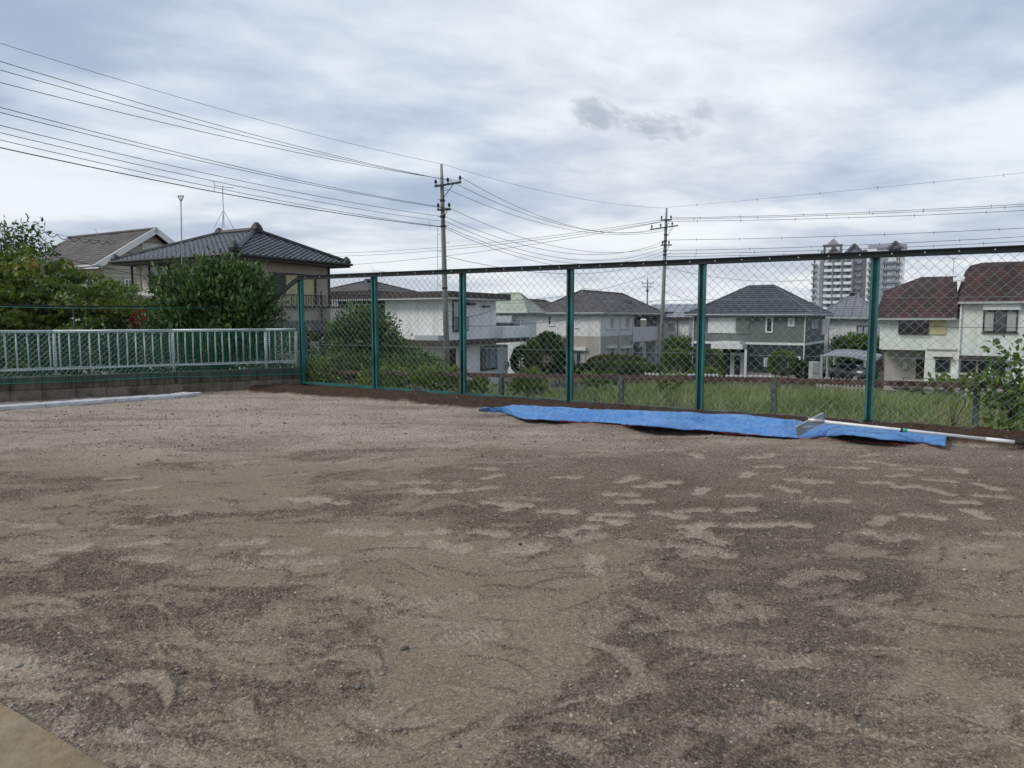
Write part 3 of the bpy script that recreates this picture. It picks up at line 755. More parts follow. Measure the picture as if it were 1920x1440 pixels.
# second chain-link fence beyond the railing with a green line strung along it
def build_back_fence():
    A2 = FA+WN*1.35-WD*.2
    root = empty('back_chain_link_fence', v3(A2, -.5)); inv = Vector((-A2.x, -A2.y, .5))
    tag(root, 'chain-link fence among the garden trees beyond the white railing', 'fence')
    def put(o): o.parent = root; o.location = inv; return o
    zt = 1.47
    for i in range(6):
        s = .2+1.75*i
        m = MB(); m.tube([v3(A2+WD*s, -.6), v3(A2+WD*s, zt)], .012, 8); put(m.build('post', M('rail_dark'), None, True))
        if i:
            V, Q = chain_mesh(s-1.75, s, zt, zt, -.5, .09, 0., .0026, .003, A2, WD, WN); put(np_mesh('mesh_panel', V, Q, M('galv')))['kind'] = 'stuff'
            m = MB(); m.tube([v3(A2+WD*(s-1.75), zt), v3(A2+WD*s, zt)], .014, 6); put(m.build('top_rail', M('rail_dark')))
    m = MB(); a = v3(FA+WN*.9+WD*1.2, 1.46); b = v3(FA+WN*.9+WD*7.5, 1.62)
    m.tube([a.lerp(b, k/12)-Vector((0,0,.10*math.sin(math.pi*k/12))) for k in range(13)], .006, 5)
    tag(m.build('green_line', M('net_green')), 'thin green line strung in front of the maple above the railing', 'cord')
build_back_fence()

# ------------------------------------------------------------------ boards lying along the wall
def build_boards():
    cuts = [(378,739.5),(329,745),(216,752),(86,761),(-60,771),(-220,781)]
    names = ['rightmost of the row, with its pointed free end', 'second from the right end of the row', 'third from the right end of the row', 'fourth from the right end of the row', None]
    front = [G(x, y-4, .055) for x, y in cuts]
    d = (front[-2]-front[0]).normalized(); n = Vector((-d.y, d.x, 0))
    if n.y < 0: n = -n
    for i in range(len(cuts)-2):
        a, b = front[i], front[i+1]
        w = .30
        root = MB(); NX, NY = 14, 6; rs = random.Random(i)
        t0 = len(root.v)
        for k in range(NX+1):
            for q in range(NY+1):
                f = k/NX; p = a.lerp(b, .008+f*.984)+n*(w*q/NY*(1 if not (i == 0 and k == 0) else .9)); 
                if i == 0: p = p + d*(.16*q/NY*(1-f))
                z = .052+.004*math.sin(k*1.9+q)+rs.uniform(-.002, .002)
                root.v.append((p.x, p.y, z))
        for k in range(NX):
            for q in range(NY): c = t0+k*(NY+1)+q; root.f.append((c, c+NY+1, c+NY+2, c+1))
        # front and ends down to the ground
        def skirt(ids):
            for u, v in zip(ids[:-1], ids[1:]):
                pu, pv = root.v[u], root.v[v]; m0 = len(root.v); root.v += [(pu[0], pu[1], .004), (pv[0], pv[1], .004)]; root.f.append((u, v, m0+1, m0))
        skirt([t0+k*(NY+1) for k in range(NX+1)]); skirt([t0+q for q in range(NY, -1, -1)]); skirt([t0+NX*(NY+1)+q for q in range(NY+1)]); skirt([t0+k*(NY+1)+NY for k in range(NX, -1, -1)])
        o = root.build('flat_board', M('board_grey')); tag(o, 'pale grey board by the block wall, '+names[i], 'board', 'grey boards along the block wall')
build_boards()

# ------------------------------------------------------------------ blue tarpaulin on the dug soil
FRONT = [(898,770),(920,771.5),(942,772),(960,778),(978,783),(1030,785),(1100,789),(1160,792),(1205,796),(1250,800),(1330,805),(1400,811),(1470,817),(1515,820),(1545,815),(1585,811),(1620,813),(1680,821),(1730,827),(1772,832)]
BACK = [(897,767),(915,765),(938,764),(948,761),(960,759),(1020,762),(1100,766),(1150,767),(1200,770),(1250,772),(1320,774),(1400,778),(1470,786),(1510,787),(1540,788),(1580,792),(1620,796),(1680,800),(1730,805),(1776,810)]
def build_tarp():
    NX, NY = 420, 22; n = len(FRONT)
    fr = []; bk = []
    for i in range(n):
        lift = .05+.03*math.sin(i*1.7)+(.045 if i in (8, 9, 10) else 0)+(.06 if i in (15, 16, 17) else 0)-(.03 if i in (12, 13) else 0)
        fr.append(G(FRONT[i][0], FRONT[i][1], max(.03, lift))); bk.append(G(BACK[i][0], BACK[i][1], .115+.02*math.sin(i*2.3)))
    def samp(A, f):
        t = f*(n-1); i = min(int(t), n-2); g = t-i; g = g*g*(3-2*g)*.5+g*.5
        return A[i].lerp(A[i+1], g)
    V = []
    for k in range(NX+1):
        f = k/NX; a = samp(fr, f); b = samp(bk, f)
        for q in range(NY+1):
            h = q/NY; p = a.lerp(b, h)
            e = min(1, h*6)*min(1, (1-h)*6)
            sa_ = p.x*FD.x+p.y*FD.y; ca_ = p.x*FN.x+p.y*FN.y; ri = float(fbm(sa_*2.0+ca_*1.5, ca_*6., 1., 3, 17)); wv = .045*(fbm(sa_*1.1, ca_*3., 1., 3, 3)-.5)+.060*(.22-abs(2*ri-1))+.026*(.22-abs(2*float(fbm(sa_*5-ca_*6, ca_*7+sa_*3, 1., 2, 27))-1))+.030*(fbm(sa_*6+ca_*3, ca_*10, 1., 3, 8)-.5)+.012*(fbm(sa_*22, ca_*14, 1., 2, 12)-.5)
            z = p.z+float(wv)*(.35+.8*e)*(.55 if f > .66 else 1.)-(.012 if f > .66 else 0)-.012*(1 if h == 0 else 0)
            V.append((p.x, p.y, max(z, .022)))
    m = MB(); m.v = V
    for k in range(NX):
        for q in range(NY): c = k*(NY+1)+q; m.f.append((c, c+NY+1, c+NY+2, c+1))
    o = m.build('blue_tarp', TARP, None, True)
    so = o.modifiers.new('thickness', 'SOLIDIFY'); so.thickness = .005; so.offset = -1
    tag(o, 'long crumpled blue tarpaulin laid on the dug soil along the fence', 'tarp')
build_tarp()
def build_string():
    pts = [(985,786),(1060,791),(1150,797),(1250,804),(1350,811),(1450,818),(1540,824),(1640,830),(1720,835),(1775,839)]
    m = MB(); P3 = []
    for i in range(len(pts)-1):
        for k in range(8):
            f = k/8; P3.append(G(pts[i][0]*(1-f)+pts[i+1][0]*f, pts[i][1]*(1-f)+pts[i+1][1]*f+.8*math.sin(i*3+k), .030+.006*math.sin(i*5+k*1.3)))
    m.tube(P3, .003, 5); tag(m.build('red_string', M('string_red')), 'thin red string lying along the edge of the dug soil', 'string')
build_string()

# ------------------------------------------------------------------ ground rake on the tarp
def build_rake():
    h0 = G(1521, 788, .215); h1 = G(1904, 829, .085); ax = (h1-h0).normalized()
    root = empty('ground_rake', (h0.x, h0.y, 0)); inv = Vector((-h0.x, -h0.y, 0))
    tag(root, 'aluminium-headed ground rake with long white handle lying on the blue tarp', 'rake')
    def put(o): o.parent = root; o.location = inv; return o
    jt = h0.lerp(h1, .87)
    m = MB(); m.tube([h0-ax*.02, jt], .0155, 12); put(m.build('handle', M('pvc_white'), None, True))
    m = MB(); m.tube([jt-ax*.01, h1], .0185, 12); put(m.build('handle_sleeve', M('pvc_white'), None, True))
    m = MB(); m.tube([h1-ax*.01, h1+ax*.16], .020, 12); put(m.build('rubber_grip', M('rubber'), None, True))
    m = MB(); c = h0.lerp(h1, .46); m.tube([c-ax*.008, c+ax*.008], .023, 12); put(m.build('clamp_ring', M('rubber'), None, True))
    m = MB(); c = h0.lerp(h1, .475); m.tube([c-ax*.022, c+ax*.022], .0192, 12); put(m.build('green_tape', mat('tape_green', (.05, .45, .30), .5), None, True))
    # head: long flat blade, nearly square to the handle, tilted down on one side
    n0 = G(1494, 819, .035); n1 = G(1494, 797, .035+.115)      # near end low and high corners
    f1 = G(1537, 774, .26)
    near_lo = n0; along = (f1-(n0+Vector((0,0,.13)))); along = along.normalized(); Lb = .46
    upv = (UP - along*UP.dot(along)).normalized(); nrm = along.cross(upv)
    cen = n0+upv*.052+along*(Lb/2)
    m = MB(); m.obox(cen, along, upv, nrm, Lb/2, .050, .004); bl = put(m.build('blade', M('alu')))
    m = MB(); m.obox(cen+upv*.054, along, upv, nrm, Lb/2, .005, .010); put(m.build('blade_rib', M('alu')))
    # struts from the handle to the blade
    hs = h0+ax*.26
    for k in (-.30, .30):
        m = MB(); m.beam(hs, cen+along*(Lb*k)+upv*.02, .022, .008); put(m.build('strut', M('alu')))
    m = MB(); m.tube([h0-ax*.03, h0+ax*.12], .023, 10); put(m.build('socket', M('alu'), None, True))
build_rake()

# ------------------------------------------------------------------ houses
class House:
    """x runs along the right-hand face, y along the left-hand face, both away from the near corner"""
    def __init__(s, name, label, cx, Y, zg, a=30., cat='house'):
        s.O = P(cx, 600, Y).to_2d(); s.zg = zg; a = math.radians(a)
        s.Rd = Vector((math.sin(a), math.cos(a))); s.Ld = Vector((-math.cos(a), math.sin(a)))
        s.root = empty(name, (s.O.x, s.O.y, zg), math.pi/2-a); tag(s.root, label, cat)
    def L(s, px, off=0.): return on_line(px, s.O+s.Rd*off, s.Ld)      # off: how far the left-hand face is set back (+)
    def R(s, px, off=0.): return on_line(px, s.O+s.Ld*off, s.Rd)
    def z(s, face, px, py, off=0.):
        if face == 'L': p = s.O+s.Rd*off+s.Ld*s.L(px, off)
        else: p = s.O+s.Ld*off+s.Rd*s.R(px, off)
        return P(px, py, p.y).z-s.zg
    def rect(s, face, x0, y0, x1, y1, off=0.):
        f = s.L if face == 'L' else s.R; a, b = sorted((f(x0, off), f(x1, off))); xm = (x0+x1)/2
        return a, b, s.z(face, xm, y1, off), s.z(face, xm, y0, off)
    def fb(s, m, face, a0, a1, z0, z1, o0, o1, off=0.):               # box on a face, between o0 and o1 in front of it
        if face == 'L': m.box(off-o1, off-o0, a0, a1, z0, z1)
        else: m.box(a0, a1, off-o1, off-o0, z0, z1)
        return m
    def box(s, name, x0, x1, y0, y1, z0, z1, mt, parent=None):
        return MB().box(x0, x1, y0, y1, z0, z1).build(name, M(mt), parent or s.root)
    def panel(s, name, face, x0, y0, x1, y1, mt, o=(.0, .04), off=0., parent=None):
        a, b, z0, z1 = s.rect(face, x0, y0, x1, y1, off); m = MB(); s.fb(m, face, a, b, z0, z1, o[0], o[1], off)
        return m.build(name, M(mt), parent or s.root)
    def win(s, face, x0, y0, x1, y1, frame='frame_dark', pane='glass', nv=2, fw=.05, off=0., sill=False, curtain=False, hood=None, nh=1):
        a, b, z0, z1 = s.rect(face, x0, y0, x1, y1, off); m = MB()
        s.fb(m, face, a, b, z0, z0+fw, .0, .07, off); s.fb(m, face, a, b, z1-fw, z1, .0, .07, off)
        s.fb(m, face, a, a+fw, z0+fw, z1-fw, .0, .068, off); s.fb(m, face, b-fw, b, z0+fw, z1-fw, .0, .068, off)
        for k in range(1, nv): c = a+(b-a)*k/nv; s.fb(m, face, c-fw*.45, c+fw*.45, z0+fw, z1-fw, .0, .06, off)
        for k in range(1, nh): c = z0+(z1-z0)*k/nh; s.fb(m, face, a+fw, b-fw, c-fw*.4, c+fw*.4, .0, .058, off)
        w = m.build('window', M(frame), s.root)
        for k in range(nv):
            c0, c1 = a+(b-a)*k/nv+fw*.5, a+(b-a)*(k+1)/nv-fw*.5; m = MB(); s.fb(m, face, c0, c1, z0+fw*.9, z1-fw*.9, .006, .022+.014*(k % 2), off)
            m.build('pane', M('curtain' if curtain and k % 2 == 0 else pane), w)
        if sill: m = MB(); s.fb(m, face, a-.06, b+.06, z0-.06, z0-.004, 0, .12, off); m.build('sill', M(frame), w)
        if hood: m = MB(); s.fb(m, face, a-.12, b+.12, z1+.03, z1+.03+hood, 0, .30, off); m.build('hood', M('frame_white' if hood > .1 else 'gutter_dark'), w)
        return w
    def rail(s, name, face, x0, y0, x1, y1, mt='dark_metal', o=.35, off=0., step=.14):
        a, b, z0, z1 = s.rect(face, x0, y0, x1, y1, off); m = MB()
        s.fb(m, face, a, b, z1-.05, z1, o-.03, o, off); s.fb(m, face, a, b, z0, z0+.05, o-.03, o, off)
        k = a
        while k < b: s.fb(m, face, k, k+.028, z0+.05, z1-.05, o-.026, o-.004, off); k += step
        for e in (a, b-.04): s.fb(m, face, e, e+.04, z1-.045, z1-.005, 0, o-.03, off); s.fb(m, face, e, e+.04, z0+.005, z0+.045, 0, o-.03, off)
        return m.build(name, M(mt), s.root)
    def roof(s, rA, zA, rB, zB, n, step, mt, name='roof', tw=0., th=.03, ends=(1, 1, 1, 1), kind=None):
        """courses laid from the eave rectangle rA (x0,x1,y0,y1) up to rB"""
        m = MB(); A = [(rA[0], rA[2]), (rA[1], rA[2]), (rA[1], rA[3]), (rA[0], rA[3])]; B = [(rB[0], rB[2]), (rB[1], rB[2]), (rB[1], rB[3]), (rB[0], rB[3])]
        for e in range(4):
            if not ends[e]: continue
            a0, a1 = Vector((*A[e], zA)), Vector((*A[(e+1) % 4], zA)); b0, b1 = Vector((*B[e], zB)), Vector((*B[(e+1) % 4], zB))
            ax = (a1-a0).normalized(); up = ((b0+b1)/2-(a0+a1)/2); nm = ax.cross(up).normalized()
            if nm.z < 0: nm = -nm
            if nm.length < .5: continue
            for k in range(n):
                t0, t1 = k/n, (k+1)/n
                p0, p1, q0, q1 = a0.lerp(b0, t0), a1.lerp(b1, t0), a0.lerp(b0, t1), a1.lerp(b1, t1)
                if not tw:
                    i = len(m.v); m.v += [tuple(p0), tuple(p1), tuple(p1+nm*step), tuple(p0+nm*step), tuple(q1+nm*.002), tuple(q0+nm*.002)]
                    m.f += [(i, i+1, i+2, i+3), (i+3, i+2, i+4, i+5)]
                else:
                    c0, c1 = 0., (p1-p0).length; base = (p0-a0).dot(ax); d0 = (q0-p0).dot(ax); d1 = (q1-p0).dot(ax)
                    g0 = math.ceil((base+c0)/(tw/4)); cols = [c0]+[g*(tw/4)-base for g in range(g0, int((base+c1)/(tw/4))+1) if c0+.01 < g*(tw/4)-base < c1-.01]+[c1]
                    i = len(m.v); up1 = (q0-p0)-ax*d0
                    for c in cols:
                        ph = ((c+base)/tw) % 1.; pr = th*(.5+.5*math.cos(2*math.pi*ph))**1.5
                        cc = min(max(c, d0), d1)
                        m.v += [tuple(p0+ax*c), tuple(p0+ax*c+nm*(pr+step)), tuple(p0+ax*cc+up1+nm*pr*.9)]
                    for j in range(len(cols)-1):
                        u = i+j*3; m.f += [(u, u+3, u+4, u+1), (u+1, u+4, u+5, u+2)]
        return m.build(name, M(mt), s.root, kind=kind)
    def caps(s, pts, r, mt, parent, name='ridge_cap'):
        m = MB(); m.tube(pts, r, 6); return m.build(name, M(mt), parent)
    def eaves(s, r, z, mt='gutter_dark', h=.16, soffit='soffit'):
        x0, x1, y0, y1 = r; m = MB(); t = .05
        m.box(x0, x1, y0, y0+t, z-h, z-.004); m.box(x0, x1, y1-t, y1, z-h, z-.004); m.box(x0, x0+t, y0+t, y1-t, z-h, z-.004); m.box(x1-t, x1, y0+t, y1-t, z-h, z-.004)
        m.build('fascia', M(mt), s.root)
        MB().box(x0+t, x1-t, y0+t, y1-t, z-h+.01, z-h+.04).build('soffit', M(soffit), s.root)
    def gutter(s, r, z, mt, rad=.06):
        x0, x1, y0, y1 = r; m = MB(); e = rad
        m.tube([(x0-e, y1+e, z), (x0-e, y0-e, z), (x1+e, y0-e, z)], rad, 6); m.build('gutter', M(mt), s.root)
    def pipe(s, face, px, py0, py1, mt, off=0., r=.04):
        f = s.L if face == 'L' else s.R; a = f(px, off); z0, z1 = s.z(face, px, py1, off), s.z(face, px, py0, off)
        q = (lambda z: (off-.08, a, z)) if face == 'L' else (lambda z: (a, off-.08, z))
        m = MB(); m.tube([q(z0), q(z1)], r, 6); m.build('downpipe', M(mt), s.root)
    def hip(s, wr, wl, ze, zr, ov, n, step, mt, inset=None, along='L', tw=0., th=.03, cap=.09, fascia='gutter_dark', gut=None, capmt=None, y_near=None):
        rA = (-ov, wr+ov, -ov, wl+ov)
        if along == 'L':
            i0 = (wr/2+ov if inset is None else inset); i0n = i0 if y_near is None else y_near
            rB = (wr/2, wr/2, -ov+i0n, wl+ov-i0)
        else:
            i0 = (wl/2+ov if inset is None else inset); i0n = i0 if y_near is None else y_near
            rB = (-ov+i0n, wr+ov-i0, wl/2, wl/2)
        ro = s.roof(rA, ze, rB, zr, n, step, mt, tw=tw, th=th)
        c = capmt or mt; zc = .03+th*.5
        C = [(rA[0], rA[2]), (rA[1], rA[2]), (rA[1], rA[3]), (rA[0], rA[3])]
        e0, e1 = (rB[0], rB[2]), (rB[1], rB[3])
        s.caps([(*e0, zr+zc), (*e1, zr+zc)], cap, c, ro)
        for k, q in enumerate(C):
            e = e0 if (along == 'L' and k in (0, 1)) or (along == 'R' and k in (0, 3)) else e1
            s.caps([(q[0], q[1], ze+zc), (*e, zr+zc)], cap*.8, c, ro, 'hip_cap')
        s.eaves(rA, ze, fascia)
        if gut: s.gutter(rA, ze-.03, gut)
        return ro, rA, rB

# --- large tiled house on the left
def house_tiled():
    h = House('tiled_house', 'large beige house with black glazed tile hip roof behind the camellia shrub', 448, 28.2, -1.9)
    wr, wl = h.R(616), h.L(262); ze = 5.62; zr = 6.92
    h.box('wall', 0, wr, 0, wl, -1, ze-.15, 'wall_beige_light')
    ro, rA, rB = h.hip(wr, wl, ze, zr, .72, 15, .03, 'tile_black', along='L', tw=.30, th=.05, cap=.13, gut='gutter_dark', y_near=2.5, capmt='tile_cap')
    # end tiles of the ridge and the hip
    for (x, y, z, r) in ((rB[0], rB[2]-.1, zr+.16, .22), (rB[1], rB[3]+.1, zr+.12, .18), (-.55, -.55, ze+.30, .20), (wr+.6, -.6, ze+.16, .17), (-.6, wl+.6, ze+.16, .17)):
        m = MB(); m.tube([(x, y, z-r), (x, y, z-r*.3), (x, y, z+r*.4), (x, y, z+r)], [r*1.1, r*1.2, r*.9, r*.3], 8); m.build('end_tile', M('tile_cap'), ro)
    h.panel('darker_wall_panel', 'R', 505, 490, 616, 622, 'wall_beige', (.0, .03))  # flat wall; the darker tone paints the shade of a recess under the eaves
    h.win('L', 285, 497, 322, 529, 'frame_dark', 'glass', 2, .06)
    h.panel('darker_wall_panel', 'L', 262, 490, 269, 545, 'wall_beige', (.0, .05))
    # shuttered window and rail on the right-hand face
    w = h.panel('shutter_box', 'R', 506, 511, 535, 551, 'shutter_brown', (.03, .12))
    a, b, z0, z1 = h.rect('R', 506, 511, 535, 551)
    m = MB(); k = z0+.05
    while k < z1-.03: h.fb(m, 'R', a+.04, b-.04, k, k+.025, .12, .14); k += .12
    m.build('louvre', M('frame_dark'), w, kind='stuff')
    a, b, z0, z1 = h.rect('R', 535, 516, 589, 574)
    m = MB(); h.fb(m, 'R', a, b, z1, z1+.05, .03, .16); h.fb(m, 'R', a, b, z0-.05, z0, .03, .16); h.fb(m, 'R', b, b+.05, z0-.05, z1+.05, .03, .16); w = m.build('window', M('frame_dark'), h.root)
    for k in range(5):
        m = MB(); c0, c1 = a+(b-a)*k/5, a+(b-a)*(k+1)/5; h.fb(m, 'R', c0+.008, c1-.008, z0, z1, .03, .07+.015*(k % 2)); m.build('shutter', M('shutter_yellow'), w)
    h.rail('window_rail', 'R', 534, 553, 598, 576, o=.42)
    # pent roof between the storeys
    def pent(face, x0, x1, ytop, ybot, dep):
        a, b, z0, z1 = h.rect(face, x0, ytop, x1, ytop+1)
        n = 5; m = MB(); rise = dep*.42
        tw = .3; cols = int((b-a)/(tw/4))
        for k in range(n):
            d0, d1 = dep*(1-k/n), dep*(1-(k+1)/n); za, zb = z1-rise*d0/dep, z1-rise*d1/dep
            i = len(m.v)
            for c in range(cols+1):
                u = a+(b-a)*c/cols; pr = .04*(.5+.5*math.cos(2*math.pi*(u/tw)))**1.5
                for (d, z) in ((d0, za), (d0, za+.03+pr), (d1, zb+pr*.9)): m.v.append((u, -d, z) if face == 'R' else (-d, u, z))
            for c in range(cols): q = i+c*3; m.f += [(q, q+3, q+4, q+1), (q+1, q+4, q+5, q+2)]
        r = m.build('pent_roof', M('tile_black'), h.root)
        m = MB(); h.fb(m, face, a, b, z1-rise-.16, z1-rise-.01, 0., dep-.04); m.build('pent_fascia', M('gutter_dark'), r)
    pent('R', 470, 640, 601, 618, 1.0)
    pent('L', 215, 300, 556, 570, 1.3)
    # lower storey: dark entrance, pale post, panel
    h.panel('entrance_shade_panel', 'R', 575, 625, 640, 700, 'dark_wood', (.0, .03))  # dark flat panel, the shade of an entrance recess put into its colour
    h.panel('garden_door', 'R', 578, 640, 594, 676, 'frame_silver', (.04, .10))
    # balcony block on the right
    v0, v1 = h.R(603), h.R(690); zt = h.z('R', 640, 578); zb = h.z('R', 640, 615)
    h.box('balcony_wall', v0, v1, -.55, 1.6, zb, zt, 'wall_beige_light'); h.box('balcony_cap', v0-.05, v1+.05, -.6, 1.65, zt, zt+.06, 'gutter_dark')
    h.box('balcony_support', v1-2.6, v1-.15, -.4, 1.5, -1, zb-.01, 'dark_wood')
    m = MB(); zr2 = h.z('R', 640, 552)
    m.box(v0+.1, v1, -.52, -.48, zr2-.05, zr2); k = v0+.1
    while k < v1: m.box(k, k+.03, -.515, -.485, zt+.06, zr2-.05); k += .15
    m.build('balcony_rail', M('dark_metal'), h.root)
    h.pipe('R', 616.5, 500, 610, 'gutter_dark', 0., .05); h.pipe('R', 601, 546, 605, 'gutter_dark', -.5, .04); h.pipe('L', 255, 500, 550, 'gutter_dark', 0., .05)
    a = rB; return h
house_tiled()

# --- gabled house behind the maple
def house_gable():
    h = House('gabled_house', 'house with old grey shingle gable roof and white bargeboard behind the maple', 188, 37., -1.6)
    wr = h.R(300)*2.0; wl = h.L(60, 0)+2; ze = h.z('L', 185, 497); zr = ze + 2.15
    h.box('wall', .5, wr, .5, wl, -1, ze-.1, 'wall_siding')
    ro = h.roof((0, wr, 0, wl), ze, (wr/2, wr/2, 0, wl), zr, 16, .02, 'slate_old', ends=(0, 1, 0, 1))
    MB().prism([(.45, .5, ze-.3), (wr-.45, .5, ze-.3), (wr/2, .5, zr-.08)], (0, .2, 0)).build('gable_wall', M('wall_siding'), h.root)
    m = MB(); k = ze-2.4
    while k < zr-.3:                         # lap siding boards on the gable
        f = 0 if k < ze else (k-ze)/(zr-ze)*wr/2
        m.box(.55+f, wr-.55-f, .455, .498, k, k+.205); k += .23
    m.build('siding', M('wall_siding'), h.root, kind='stuff')
    for sgn in (0, 1):
        a = Vector((0 if sgn == 0 else wr, -.02, ze-.05)); b = Vector((wr/2, -.02, zr-.05)); MB().beam(a, b+(b-a)*.02, .08, .30).build('bargeboard', M('frame_white'), h.root)
    h.gutter((0, .1, 0, wl), ze-.05, 'gutter_grey', .09)
    h.caps([(wr/2, -.05, zr+.05), (wr/2, wl, zr+.05)], .09, 'slate_old', ro)
    MB().box(wr/2-.6, wr/2+.6, .40, .48, zr-1.5, zr-.75).build('gable_vent', M('wall_offwhite'), h.root)
    h.win('R', 236, 523, 250, 546, 'frame_white', 'glass', 2, .07, off=.45)
    return h
house_gable()

# --- white flat-roofed house
def house_white():
    h = House('white_flat_house', 'white two-storey house with flat brown-edged roof behind the near pole', 838, 44., -2.9)
    wl = h.L(722); wr = h.R(930); zt = h.z('L', 836, 558)
    h.box('wall', 0, wr, 0, wl, 2.3, zt, 'wall_white')
    lw = h.L(735); lr = h.R(960, 0)
    h.box('lower_wall', .35, lr, .35, wl-.4, -1, 2.3, 'wall_white')
    # left wing, set back, dark boards
    w2 = h.L(612)
    h.box('wing_wall', 1.2, wr, wl+.01, w2, -1, zt, 'dark_wood')
    # flat roof slab with tall fascia
    ov = .75; zf = h.z('L', 836, 546.5)
    m = MB(); m.box(-ov, wr+ov, -ov, w2+.4, zt+.02, zf); m.build('roof', M('fascia_brown'), h.root)
    m = MB(); m.box(-ov+.06, wr+ov-.06, -ov+.06, w2+.3, zt-.10, zt+.018); m.build('soffit', M('wall_offwhite'), h.root)
    # belt canopy between storeys
    zb0, zb1 = h.z('L', 836, 647), h.z('L', 836, 638)
    bR = h.R(976)
    MB().box(-.75, bR, -.75, h.L(728), zb0, zb1).build('belt_canopy', M('fascia_brown'), h.root)
    # balcony parapet on the right
    zp0, zp1 = h.z('R', 950, 638), h.z('R', 950, 612)
    MB().box(wr-.2, bR, -.70, 1.2, zp0, zp1).build('balcony_parapet', M('wall_white'), h.root)
    MB().box(wr-.2, bR, -.72, -.60, zp1+.22, zp1+.30).build('balcony_rail', M('gutter_grey'), h.root)
    MB().box(-.72, -.08, h.L(834), h.L(790), zb1, zb1+.30).build('meter_shelf', M('tower_panel'), h.root)
    # windows
    h.win('R', 848, 563, 873, 622, 'frame_dark', 'glass_pale', 2, .09)
    h.rail('window_rail', 'R', 849, 595, 873, 621, o=.25)
    h.panel('flue_cover', 'R', 875, 567, 889, 572, 'dark_metal', (.0, .18)); h.panel('flue_cover', 'R', 904, 573, 915, 576, 'dark_metal', (.0, .18))
    h.win('L', 744, 648, 786, 672, 'frame_dark', 'shutter_white', 2, .06, off=.35)
    h.panel('door', 'L', 772, 649, 785, 673, 'frame_silver', (.07, .11), off=.35)
    h.win('R', 900, 648, 931, 692, 'frame_dark', 'glass_pale', 2, .06, off=.35, sill=True)
    h.panel('wall_strip', 'R', 901, 649, 909, 692, 'tower_dark', (.075, .12), off=.35)
    a = h.R(949, .35); zc = h.z('R', 949, 684, .35); m = MB(); m.tube([(a, .35, zc), (a, .22, zc)], .24, 14); m.build('wall_disc', M('tower_panel'), h.root)
    h.box('porch_post', h.R(850), h.R(857), -.55, -.35, -1, zb0, 'wall_offwhite')
    h.panel('door', 'R', 842, 655, 853, 700, 'dark_wood', (.0, .06), off=.35)
    m = MB(); h.fb(m, 'L', h.L(832), h.L(783), h.z('L', 810, 676), h.z('L', 810, 671), .35, .75); m.build('bench_beam', M('fascia_brown'), h.root)
    return h
house_white()

def roof_patch(h, r, z, mt): pass

# --- pale green roof behind
def house_green():
    h = House('green_roof_house', 'house with pale moss-green roof just right of the white flat house', 984, 58., -3.4)
    wl = h.L(905); wr = h.R(1006); ze = h.z('L', 984, 585.5); zr = ze+1.55
    h.box('wall', 0, wr, 0, wl, -1, ze-.1, 'wall_offwhite')
    h.hip(wr, wl, ze, zr, .5, 9, .025, 'roof_green', along='L', fascia='gutter_grey', gut='gutter_grey')
    h.win('L', 969, 598, 985, 613, 'frame_white', 'glass_pale', 2, .07, sill=True)
    h.panel('balcony_panel', 'L', 929, 592, 966, 605, 'tower_panel', (.0, .6)); h.pipe('L', 984, 588, 640, 'gutter_grey')
    h.panel('balcony_strut', 'L', 930, 606, 967, 609, 'dark_metal', (.0, .7))
    h.panel('lower_panel', 'L', 976, 619, 984, 645, 'tower_panel', (.0, .1))
house_green()

